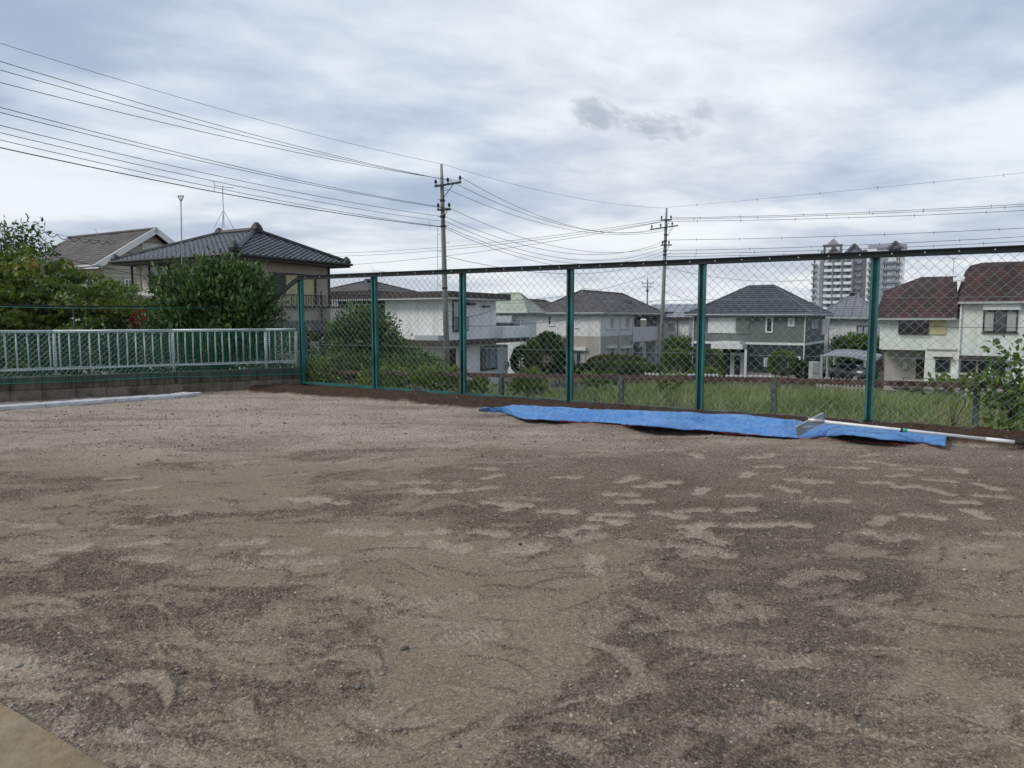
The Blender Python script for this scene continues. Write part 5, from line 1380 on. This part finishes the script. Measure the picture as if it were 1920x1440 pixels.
# ------------------------------------------------------------------ stop sign, carport, cabinet, pickets
def stop_sign():
    Y = 54.; c = P(1061, 668, Y); root = empty('stop_sign', (c.x, c.y, -3.3)); tag(root, 'red triangular stop sign on a post beside the cypress shrub', 'road sign')
    loc = lambda x, y, z: (x, y, z-(-3.3))
    zc = c.z; R = .50
    m = MB(); m.tube([(0, .06, 0), (0, .06, zc+3.3+.5)], .04, 8); m.build('post', M('frame_white'), root, True)
    def tri(r, y0, th, mt, nm):
        pts = []
        for k in range(3):
            a = math.pi/2+math.pi+k*2*math.pi/3
            for da in (-.16, .16): pts.append((r*math.cos(a+da), y0, zc+3.3+.15+r*math.sin(a+da)))
        return MB().prism(pts, (0, th, 0)).build(nm, M(mt), root)
    tri(R*1.28, 0., .02, 'sign_white', 'sign_border'); p = tri(R*1.18, -.012, .010, 'sign_red', 'sign_face')
    cu = bpy.data.curves.new('t', 'FONT'); cu.body = '\u6b62\u307e\u308c'; cu.align_x = 'CENTER'; cu.align_y = 'CENTER'; cu.size = .34; cu.extrude = .002
    to = bpy.data.objects.new('t', cu); COL.objects.link(to); bpy.context.view_layer.update()
    me = bpy.data.meshes.new_from_object(to.evaluated_get(bpy.context.evaluated_depsgraph_get())); bpy.data.objects.remove(to)
    me.materials.clear(); me.materials.append(M('sign_white')); o = link(bpy.data.objects.new('lettering', me), p); o.location = (0, -.016, zc+3.3+.28); o.rotation_euler = (math.pi/2, 0, 0)
    MB().box(-.14, .30, -.01, .02, zc+3.3-.72, zc+3.3-.40).build('blue_plate', M('sign_blue'), root)
stop_sign()

def carport():
    Y = 50.; root = empty('carport', P(1590, 705, Y)); b = root.location.copy()
    tag(root, 'grey curved-roof carport in front of the off-white house', 'carport')
    q = lambda px, py, d=0.: P(px, py, Y+d)-b
    m = MB(); n = 10; L = []
    for i in range(n+1):
        f = i/n; arch = 4*f*(1-f)
        x = 1539+f*(1640-1539)
        L.append((q(x, 667+13*f-5*arch, 0.), q(1568+f*(1655-1568), 655+10*f-4*arch, 4.8)))
    for i in range(n): m.poly([L[i][0], L[i+1][0], L[i+1][1], L[i][1]])
    o = m.build('roof', M('roof_metal'), root, True); o.modifiers.new('t', 'SOLIDIFY').thickness = .05
    m = MB(); m.tube([p[0] for p in L], .07, 6); m.build('roof_edge', M('gutter_grey'), root)
    for px, d in ((1541, 0.), (1552, 1.6), (1565, 3.2), (1622, 0.), (1632, 2.6)):
        t = q(px, 668+10*max(0, (px-1560)/80), d); m = MB(); m.beam(Vector((t.x, t.y, -1.)), t, .12, .12); m.build('post', M('gutter_grey'), root)
carport()
def parked_car():
    # dark car standing under the carport, seen nose on between the posts
    c = P(1592, 706, 51.5); root = empty('parked_car', (c.x, c.y, -3.25), math.radians(-62)); tag(root, 'dark parked car in the shade under the carport', 'car')
    def loft(secs, name, mt, parent=None):
        m = MB(); k = len(secs[0])
        for s_ in secs: m.v += s_
        for i in range(len(secs)-1):
            for j in range(k): jj = (j+1) % k; m.f.append((i*k+j, i*k+jj, (i+1)*k+jj, (i+1)*k+j))
        m.f.append(tuple(range(k-1, -1, -1))); m.f.append(tuple((len(secs)-1)*k+j for j in range(k)))
        return m.build(name, M(mt), parent or root, True)
    def sec(x, w, z0, z1): return [(x, -w, z0), (x, -w*1.02, (z0+z1)/2), (x, -w*.92, z1), (x, w*.92, z1), (x, w*1.02, (z0+z1)/2), (x, w, z0)]
    mat('car_dark', (.05, .055, .06), .25, .08, 1, spec=.6)
    loft([sec(-1.85, .6, .4, .75), sec(-1.7, .78, .25, .88), sec(-.7, .82, .22, .98), sec(.9, .82, .22, 1.0), sec(1.6, .8, .25, .95), sec(1.8, .68, .4, .8)], 'body', 'car_dark')
    cab = loft([sec(-.95, .74, .95, 1.0), sec(-.35, .70, .95, 1.46), sec(1.0, .68, .95, 1.5), sec(1.6, .72, .95, 1.02)], 'cabin', 'glass')
    for x in (-1.15, 1.1):
        for sg in (-1, 1):
            m = MB(); m.tube([(x, sg*.62, .30), (x, sg*.83, .30)], .30, 16); w = m.build('wheel', M('rubber'), root); m = MB(); m.tube([(x, sg*.80, .30), (x, sg*.84, .30)], .17, 12); m.build('rim', M('galv'), w)
    for sg in (-1, 1): MB().box(-1.86, -1.74, sg*.62-.14, sg*.62+.14, .62, .78).build('headlight', M('glass_pale'), root)
parked_car()
m = MB(); c = P(1527, 711, 52.); m.bbox(c.x-.34, c.x+.26, c.y-.3, c.y+.3, -3.4, P(1527, 678, 52.).z, .03); cab = m.build('storage_cabinet', M('gutter_grey')); tag(cab, 'tall pale grey storage cabinet beside the carport', 'cabinet')
m = MB(); m.box(c.x-.31, c.x+.23, c.y-.315, c.y-.301, P(1527, 699, 52.).z-.02, P(1527, 699, 52.).z+.02); m.build('door_gap', M('dark_metal'), cab)

def picket(label, x0, y0, x1, y1, Y0, Y1, hgt, step=.16, w=.07, mt='frame_white', rails=True):
    a, b = P(x0, y0, Y0), P(x1, y1, Y1); root = empty('picket_fence', a); tag(root, label, 'fence')
    d = b-a; L = d.length; u = d.normalized(); sd = Vector((-u.y, u.x, 0)).normalized(); k = 0
    m0 = MB().obox((0, 0, hgt/2), u, sd, UP, w/2, .015, hgt/2); base = m0.build('picket', M(mt), root)
    n = min(60, int(L/step))
    for i in range(1, n+1):
        o = base.copy(); COL.objects.link(o); o.parent = root; o.location = u*(i*step)+Vector((0, 0, .04*math.sin(i*2.1)*.5))
    if rails:
        for f in (.25, .8): m = MB(); m.beam(Vector((0, 0, hgt*f))+sd*.03, d+Vector((0, 0, hgt*f))+sd*.03, .03, .06); m.build('rail', M(mt), root)
picket('low white picket fence at the foot of the far utility pole', 1210, 712, 1345, 714, 46., 46., .48, .26)
picket('low white lattice fence in front of the grey-green house', 1362, 716, 1450, 717, 46., 45.5, .50, .30)
picket('low weathered picket fence in front of the carport', 1532, 728, 1642, 735, 38., 37., .62, .19, .08, 'wall_tan')
def garden_rail():
    a, b = P(1690, 708, 38.5), P(1925, 716, 35.); root = empty('garden_rail', a); tag(root, 'thin dark garden handrail in front of the red-roofed house', 'railing'); d = b-a
    m = MB(); m.tube([(0, 0, 0), d], .022, 6); m.build('rail', M('dark_metal'), root)
    for f in (.02, .25, .5, .75, .98): m = MB(); m.tube([d*f, d*f-Vector((0, 0, .8))], .02, 6); m.build('post', M('dark_metal'), root)
garden_rail()
def leaning_post():
    t = P(1856, 688, 36.); b = P(1850, 722, 36.); root = empty('leaning_post', b); tag(root, 'white leaning post with a curved head by the red-roofed house', 'post')
    m = MB(); d = t-b; m.tube([(0, 0, -.4), d], .045, 8); m.build('post', M('frame_white'), root, True)
    m = MB(); m.tube([d*.55+Vector((.10, 0, 0)), d*.75+Vector((.16, 0, 0)), d+Vector((.05, 0, 0))], [.05, .07, .04], 8); m.build('head', M('frame_white'), root, True)
leaning_post()
def garden_stones():
    labs = ['round grey boulder', 'flat pale boulder', 'dark angular boulder', 'small whitish boulder', 'broad grey boulder', 'low pale rock']
    for i, (px, py, r) in enumerate(((1712, 724, .5), (1752, 728, .7), (1688, 722, .45), (1790, 733, .5), (1880, 742, .9), (1835, 740, .6))):
        c = P(px, py, 34.); rs = np.random.default_rng(i); m = MB(); rings = 6; seg = 9
        for a in range(rings+1):
            th = math.pi*a/rings
            for b in range(seg):
                q = 1+.28*(rs.random()-.5); m.v.append((r*q*math.sin(th)*math.cos(b*6.283/seg), r*.8*q*math.sin(th)*math.sin(b*6.283/seg), r*.55*q*math.cos(th)))
        for a in range(rings):
            for b in range(seg): bb = (b+1) % seg; m.f.append((a*seg+b, a*seg+bb, (a+1)*seg+bb, (a+1)*seg+b))
        o = m.build('boulder', M('conc_grey')); o.location = c; tag(o, labs[i]+' in the garden below the red-roofed house', 'rock', 'garden boulders')
garden_stones()

# ------------------------------------------------------------------ plants
def rand_dirs(n, r): d = r.normal(size=(n, 3)); return d/np.linalg.norm(d, axis=1)[:, None]
def crown_pts(blobs, n, clump, spread, r, flat=1., shell=.55):
    C = np.array([b[0] for b in blobs], float); Rr = np.array([b[1] for b in blobs], float); w = np.array([b[2] if len(b) > 2 else 1. for b in blobs])*np.prod(Rr, 1)**(2/3); w /= w.sum()
    nc = max(4, n//clump); k = r.choice(len(blobs), nc, p=w); d = rand_dirs(nc, r)
    cc = C[k]+d*Rr[k]*(shell+(1-shell)*r.random(nc)**.6)[:, None]*(.9+.2*r.random((nc, 1)))
    i = r.integers(0, nc, n); cv = r.random(nc)
    g = r.normal(size=(n, 3))*spread; g[:, 2] *= flat
    out = d[i]*.6+rand_dirs(n, r)*.7
    return cc[i]+g, out, np.clip(cv[i]*.65+r.random(n)*.42-.03, 0, 1)
def leaf_mesh(name, pts, out, v, ln, wd, m, parent, r, up=.3, maple=False, zmin=None):
    if zmin is not None: k = pts[:, 2] > zmin; pts, out, v = pts[k], out[k], v[k]
    n = len(pts); d = out+np.array([0, 0, up]); d /= np.linalg.norm(d, axis=1)[:, None]
    rd = rand_dirs(n, r); sd = np.cross(d, rd); sd /= np.linalg.norm(sd, axis=1)[:, None]; nm = np.cross(sd, d)
    L = ln*(.65+.7*r.random(n))[:, None]; Wd = wd*(.7+.6*r.random(n))[:, None]
    if not maple:
        V = np.stack([pts, pts+d*L*.5+sd*Wd*.5+nm*L*.06, pts+d*L-nm*L*.10, pts+d*L*.5-sd*Wd*.5+nm*L*.06], 1); per = 4
        Fq = np.arange(n*4).reshape(-1, 4)
    else:
        V = []
        for a in (-1.15, -.55, 0, .55, 1.15):
            dd = d*math.cos(a)+sd*math.sin(a)-nm*.15; ss = sd*math.cos(a)-d*math.sin(a); l = L*(1-.28*abs(a))
            V += [pts, pts+dd*l*.45+ss*Wd*.22, pts+dd*l, pts+dd*l*.45-ss*Wd*.22]
        V = np.stack(V, 1); per = 20; Fq = np.arange(n*20).reshape(-1, 4)
    return np_mesh(name, V.reshape(-1, 3), Fq, m, parent, False, {'v': np.repeat(v, per)})
def branches(m, base, tips, r0, r):
    base = Vector(base)
    for t in tips:
        t = Vector(t); mid = base.lerp(t, .5)+Vector((r.uniform(-.1, .1), r.uniform(-.1, .1), .12*(t-base).length)); m.tube([base, base.lerp(mid, .6), mid, t], [r0, r0*.8, r0*.55, r0*.15], 6)
def plant(name, label, base, blobs, n, ln, wd, lm, cat='tree', clump=22, spread=.18, flat=.8, up=.3, maple=False, trunk=.08, seed=0, group=None, shell=.55, zmin=None, crown='crown'):
    r = np.random.default_rng(seed+100); base = Vector(base)
    root = empty(name, base); tag(root, label, cat, group)
    bl = [((Vector(b[0])-base)[:], b[1], *(b[2:])) for b in blobs]
    pts, out, v = crown_pts(bl, n, clump, spread, r, flat, shell)
    leaf_mesh(crown, pts, out, v, ln, wd, M(lm), root, r, up, maple, None if zmin is None else zmin-base.z)
    m = MB(); rr = random.Random(seed)
    top = Vector(bl[0][0]); fork = top*.45; fork.z = max(.15, top.z*.5)
    m.tube([(0, 0, -.3), (0, 0, 0), fork*.5, fork], [trunk*1.2, trunk, trunk*.8, trunk*.65], 8)
    tips = [Vector(b[0])+Vector((rr.uniform(-.5, .5)*b[1][0], rr.uniform(-.5, .5)*b[1][1], rr.uniform(.0, .6)*b[1][2])) for b in bl for _ in range(3)]
    branches(m, fork, tips, trunk*.5, rr); m.build('trunk', M('bark'), root, True)
    return root
def B(px, py, Y, rx, rz, ry=None, w=1.): return (tuple(P(px, py, Y)), (rx, ry or rx, rz), w)
def gz(p): return Vector((p.x, p.y, float(terrain_z(p.x, p.y))))

plant('maple_tree', 'broad layered maple with green and reddening leaves behind the white railing', gz(P(40, 620, 14.5)),
      [B(70, 540, 14.5, 1.25, .50), B(135, 510, 15, .50, .22), B(140, 562, 14, .85, .26), B(20, 590, 13.8, 1.0, .45), B(120, 598, 13.8, .9, .30), B(-60, 530, 14.5, 1.3, .7), B(195, 578, 14.3, .42, .18), B(50, 490, 15, .65, .22), B(-30, 640, 13.8, 1.2, .6), B(90, 650, 13.9, .9, .5)],
      10000, .085, .085, 'leaf_maple', clump=30, spread=.14, flat=.34, up=-.15, maple=True, trunk=.10, seed=1)
plant('slender_tree', 'sparse dark-leaved tree reaching above the maple at the left edge', gz(P(5, 620, 18)),
      [B(15, 450, 18, .8, .45), B(50, 470, 18, .55, .35), B(-40, 470, 18, .9, .7), B(20, 500, 18, .9, .4)], 2600, .13, .05, 'leaf_dark', clump=14, spread=.14, flat=.8, up=-.1, trunk=.07, seed=2)
plant('garden_pine', 'small bright green pruned garden tree left of the camellia', gz(P(225, 620, 16.5)),
      [B(205, 548, 16.5, .55, .18), B(235, 572, 16.5, .55, .16), B(250, 583, 16.3, .45, .15), B(190, 575, 16.5, .5, .2)], 4200, .09, .035, 'leaf_bright', clump=18, spread=.09, flat=.5, up=.4, trunk=.06, seed=3)
plant('red_leaf_plant', 'small plant with crimson leaves behind the back chain-link fence', gz(P(255, 640, 15.5)), [B(258, 595, 15.5, .13, .12), B(250, 606, 15.5, .10, .09)], 80, .10, .045, 'leaf_red', 'plant', clump=8, spread=.06, trunk=.02, seed=4)
plant('camellia_shrub', 'large dense dark green camellia shrub behind the white railing', gz(P(400, 640, 13.6)),
      [B(400, 575, 13.6, .95, .70, .9), B(440, 532, 13.6, .50, .36), B(365, 540, 13.6, .65, .45), B(455, 590, 13.4, .60, .55), B(335, 590, 13.6, .55, .50), B(400, 640, 13.5, 1.05, .55), B(465, 550, 13.6, .40, .40), B(415, 514, 13.7, .30, .22), B(480, 610, 13.4, .35, .25), B(330, 640, 13.5, .6, .5)],
      15000, .115, .052, 'leaf_camellia', 'shrub', clump=26, spread=.12, flat=.9, up=.75, trunk=.09, seed=5, shell=.35)
plant('round_garden_tree', 'dark rounded garden tree right of the tiled house', gz(P(685, 690, 22)),
      [B(680, 635, 22, .95, 1.0), B(700, 600, 22, .55, .35), B(650, 640, 22, .55, .8), B(715, 655, 22, .7, .65), B(735, 675, 21.5, .9, .4), B(640, 675, 21.5, .7, .45)], 12000, .13, .06, 'leaf_dark', clump=24, spread=.15, trunk=.12, seed=6, shell=.4)
plant('clipped_hedge', 'low clipped green hedge below the round garden tree', gz(P(625, 700, 18)), [B(605, 688, 18, .6, .30), B(650, 690, 18, .8, .28), B(700, 692, 18, .8, .26), B(760, 692, 18.5, .8, .30), B(790, 685, 19, .7, .3)], 9000, .08, .045, 'leaf_dark', 'hedge', clump=24, spread=.09, trunk=.03, seed=7, shell=.4)
def weeds(label, px, py, Y, w, h, n, seed, lm='leaf_bright', ln=.085, wd=.06):
    plant('weed_bush', label, gz(P(px, py+10, Y)), [B(px, py, Y, w, h), B(px+w*25, py+6, Y-.1, w*.7, h*.8), B(px-w*25, py+8, Y+.1, w*.7, h*.7)], n, ln, wd, lm, 'bush', clump=9, spread=.055, up=.5, trunk=.008, seed=seed, group='weedy climbers along the low fence')
weeds('yellow-green leafy weeds by the end of the block wall', 600, 700, 13.2, .35, .22, 800, 11)
weeds('leafy climber heaped on the low fence below the round tree', 815, 706, 12.2, .50, .16, 900, 12)
weeds('leafy climber on the low fence in front of the cypress shrubs', 990, 718, 11.4, .24, .18, 560, 13)
weeds('straggly climber on the low fence left of the long hedge', 1115, 708, 10.8, .30, .05, 200, 14)
weeds('small weeds by the low fence near the white house corner', 720, 712, 12.8, .5, .18, 700, 15)
weeds('yellowing climber on the low fence under the far pole', 1262, 711, 10.2, .28, .04, 130, 16)
weeds('thin climber on the low fence in front of the red-roofed house', 1790, 716, 8.4, .28, .06, 160, 17)
weeds('leafy weeds below the low fence rail near the white house', 880, 725, 12., .3, .16, 500, 18)

def clipped(label, px0, px1, py0, py1, Y, lm, n, seed, box=True, dep=.8, ln=.16, name='hedge', cat='hedge', group=None):
    a, b = P(px0, py1, Y), P(px1, py1, Y); top = P((px0+px1)/2, py0, Y).z; bot = a.z; w = (b.x-a.x)/2; h = (top-bot)/2
    r = np.random.default_rng(seed+300); c = Vector(((a.x+b.x)/2, Y, bot)); root = empty(name, c); tag(root, label, cat, group)
    d = rand_dirs(n, r); e = 3.2 if box else 2.0
    nn = (np.abs(d)**e).sum(1)**(1/e); p = d/nn[:, None]*np.array([w, dep, h])*((.86 if box else .70)+(.17 if box else .42)*fbm(d[:, 0]*4+seed, d[:, 2]*4+d[:, 1]*3, 1., 3, seed))[:, None]*(.90+.12*r.random((n, 1)))+np.array([0, 0, h])
    v = np.clip(.75*fbm(p[:, 0]*2.2, p[:, 2]*2.2+p[:, 1], 1., 3, seed)+.5*r.random(n)-.12+.18*(p[:, 2]/(2*h)-.4), 0, 1)
    leaf_mesh('foliage', p, d, v, ln, ln*.55, M(lm), root, r, .35)
    m = MB()
    for k in range(3): m.tube([(w*.5*(k-1), 0, -1.), (w*.5*(k-1)*1.05, 0, h*.9), (w*.55*(k-1), .1, h*1.6)], [.05, .04, .015], 6)
    m.build('stem', M('bark'), root)
clipped('broad rounded cypress shrub beside the stop sign', 988, 1060, 624, 702, 50., 'leaf_dark', 7000, 1, False, 1.3, .20, 'cypress_shrub', 'shrub')
clipped('narrow bright cypress shrub in front of the broad one', 988, 1014, 636, 702, 47.5, 'leaf_hedge', 3000, 2, False, .6, .15, 'cypress_shrub', 'shrub')
clipped('dark shrub between the white house and the cypress', 960, 992, 650, 702, 52., 'leaf_dark', 2600, 3, False, 1., .2, 'garden_shrub', 'shrub')
clipped('conical dark shrub behind the stop sign', 1042, 1072, 655, 702, 52., 'leaf_dark', 2200, 4, False, .8, .2, 'garden_shrub', 'shrub')
clipped('long low front hedge before the two-tone house', 1075, 1236, 680, 706, 54., 'leaf_dark', 9000, 5, True, .7, .15)
clipped('taller hedge with reddish tips before the two-tone house', 1100, 1212, 667, 700, 56., 'leaf_redtop', 7000, 6, True, .6, .16)
clipped('clipped green hedge right of the far utility pole', 1245, 1292, 656, 704, 54., 'leaf_hedge', 4800, 7, True, .8, .15)
clipped('dark clipped hedge behind the fence post', 1286, 1312, 652, 704, 54.5, 'leaf_dark', 2600, 8, True, .8, .15)
clipped('rounded clipped bush left of the white porch', 1308, 1354, 655, 708, 53., 'leaf_hedge', 4400, 9, True, .8, .15, 'clipped_bush', 'bush')
clipped('low bright bush in front of the grey-green house', 1294, 1352, 690, 716, 51., 'leaf_bright', 2600, 10, False, .6, .15, 'garden_shrub', 'shrub')
clipped('box-clipped bush in front of the grey-green wall', 1443, 1490, 660, 702, 53.5, 'leaf_hedge', 4400, 11, True, .9, .15, 'clipped_bush', 'bush')
clipped('dark shrub beside the storage cabinet', 1488, 1520, 676, 710, 54., 'leaf_dark', 2200, 12, False, .7, .16, 'garden_shrub', 'shrub')
plant('garden_tree', 'small feathery garden tree in front of the metal-roofed house', gz(P(1270, 700, 66)), [B(1265, 648, 66, 1.1, .7), B(1285, 645, 66, .8, .6), B(1252, 660, 66, .6, .5)], 2600, .26, .10, 'leaf_hedge', clump=16, spread=.22, seed=30, trunk=.08)
plant('garden_tree', 'leafy green tree behind the carport roof', gz(P(1600, 700, 60)), [B(1580, 647, 60, .9, .5), B(1610, 643, 60, 1.1, .6), B(1640, 648, 60, .8, .5)], 3400, .26, .12, 'leaf_hedge', clump=16, spread=.22, seed=31, trunk=.08)
plant('shade_bush', 'dark bush deep under the carport', gz(P(1580, 705, 57)), [B(1575, 680, 57, 1.0, .8), B(1600, 685, 57, 1.0, .7)], 2200, .26, .12, 'leaf_dark', 'bush', clump=16, spread=.2, seed=32, trunk=.06)
plant('hidden_garden_tree', 'dark garden foliage filling the space behind the white railing', gz(P(250, 660, 16)), [B(230, 650, 16.5, 1.3, .65), B(120, 640, 16.5, 1.3, .8), B(20, 640, 16.5, 1.2, .9), B(300, 660, 16, 1.0, .6), B(430, 665, 15.5, 1.0, .5), B(530, 655, 15.5, .5, .5)], 12000, .12, .06, 'leaf_dark', 'bush', clump=18, spread=.16, seed=33, trunk=.06)
# shrub close behind the fence at the right edge
plant('leafy_shrub', 'loose broad-leaved shrub behind the fence at the right edge', fpt(1.0, on_line(1900, FA+FN*1.0, FD)),
      [B(1905, 690, 7.9, .25, .22), B(1885, 660, 7.9, .15, .12), B(1900, 740, 7.8, .25, .25), B(1930, 720, 7.8, .3, .4), B(1895, 785, 7.7, .25, .18), B(1960, 760, 7.8, .3, .4), B(1870, 715, 7.8, .12, .10)],
      620, .085, .058, 'leaf_hedge', 'shrub', clump=7, spread=.085, up=.15, trunk=.015, seed=40)

def grass():
    r = np.random.default_rng(77); n = 260000
    t = -.36+1.30*r.random(n); det = FN.x*t+FN.y                   # rays x = t y meet the fence line at y0
    y0 = (FA.x*FN.x+FA.y*FN.y)/det; y = (y0+.35)+ (r.random(n)**1.45)*34; x = t*y
    w = (x-FA.x)*FN.x+(y-FA.y)*FN.y
    c = fbm(x, y, .8, 3, 8); k = (w > .3) & (w < 32.6) & (r.random(n) < .25+1.5*np.clip(c-.28, 0, 1)) & ((x-FA.x)*FD.x+(y-FA.y)*FD.y > -1.)
    x, y, w, c = x[k], y[k], w[k], c[k]; n = len(x)
    z = terrain_z(x, y); far = np.clip(y/14., .6, 3.2)
    h = (.20+.40*r.random(n)**1.3)*(.65+.8*c)*np.clip(.75+w*.05, .75, 1.7); wd = .0065*far*(.7+.8*r.random(n))
    a = r.random(n)*6.28; d = np.stack([np.cos(a), np.sin(a), np.zeros(n)], 1); sd = np.stack([-d[:, 1], d[:, 0], np.zeros(n)], 1)
    bend = (h*(.15+.75*r.random(n)**1.5))[:, None]; p = np.stack([x, y, z], 1); up = np.array([[0, 0, 1.]])*h[:, None]
    V = np.stack([p-sd*wd[:, None], p+sd*wd[:, None], p+up*.55+d*bend*.3+sd*wd[:, None]*.9, p+up*.55+d*bend*.3-sd*wd[:, None]*.9, p+up*(1-.25*r.random((n, 1)))+d*bend], 1)
    b = (np.arange(n)*5)[:, None]; T = np.concatenate([b+np.array([[0, 1, 2]]), b+np.array([[0, 2, 3]]), b+np.array([[3, 2, 4]])])
    v = np.clip(1.3*(fbm(x, y, .7, 3, 2)-.28)+.42*r.random(n)-.03+.25*(r.random(n) > .90)+.004*w, 0, 1)
    tag(np_mesh('grass', V.reshape(-1, 3), T, M('grass'), None, False, {'v': np.repeat(v, 5)}), 'tall unmown grass in the lot behind the fences', 'grass', kind='stuff')
grass()
def seed_heads():
    r = np.random.default_rng(19); n = 2400; t = -.30+1.25*r.random(n); y0 = (FA.x*FN.x+FA.y*FN.y)/(FN.x*t+FN.y); y = y0+.6+(r.random(n)**1.5)*24; x = t*y
    k = fbm(x, y, .5, 3, 12) > .46; x, y = x[k], y[k]; n = len(x); z = terrain_z(x, y); h = .45+.35*r.random(n); a = r.random(n)*6.28; wd = .0028*np.clip(y/9, 1, 3)
    d = np.stack([np.cos(a), np.sin(a), np.zeros(n)], 1); sd = np.stack([-d[:, 1], d[:, 0], np.zeros(n)], 1)*wd[:, None]; p = np.stack([x, y, z], 1); U = np.array([[0, 0, 1.]])*h[:, None]
    q = p+U*.72+d*(h*.08)[:, None]; tp = p+U+d*(h*.28)[:, None]
    V = np.stack([p-sd, p+sd, q+sd, q-sd, q-sd*3.2+U*.12+d*(h*.04)[:, None], q+sd*3.2+U*.12+d*(h*.04)[:, None], tp], 1); b = (np.arange(n)*7)[:, None]
    T = np.concatenate([b+np.array([[0, 1, 2]]), b+np.array([[0, 2, 3]]), b+np.array([[3, 2, 5]]), b+np.array([[3, 5, 4]]), b+np.array([[4, 5, 6]])])
    tag(np_mesh('seed_heads', V.reshape(-1, 3), T, M('grass'), None, False, {'v': np.repeat(.6+.36*r.random(n), 7)}), 'pale grass seed heads standing above the grass of the lot', 'grass', kind='stuff')
seed_heads()
def soil_tufts():
    r = np.random.default_rng(5); n = 2600; s = r.random(n)*11.-.2; w = .10+.16*r.random(n); k = fbm(s*1.3, w*0, 1., 3, 4) > .42; s, w = s[k], w[k]; n = len(s)
    p = np.stack([FA.x+FD.x*s+FN.x*w, FA.y+FD.y*s+FN.y*w, np.full(n, -.02)], 1); h = .05+.12*r.random(n); a = r.random(n)*6.28
    d = np.stack([np.cos(a), np.sin(a), np.zeros(n)], 1); sd = np.stack([-d[:, 1], d[:, 0], np.zeros(n)], 1)*.004
    V = np.stack([p-sd, p+sd, p+d*(h*.5)[:, None]+np.array([[0, 0, 1]])*h[:, None]], 1)
    tag(np_mesh('grass_tufts', V.reshape(-1, 3), np.arange(n*3).reshape(-1, 3), M('grass'), None, False, {'v': np.repeat(r.random(n), 3)}), 'short grass tufts growing along the fence foot', 'grass', kind='stuff')
soil_tufts()
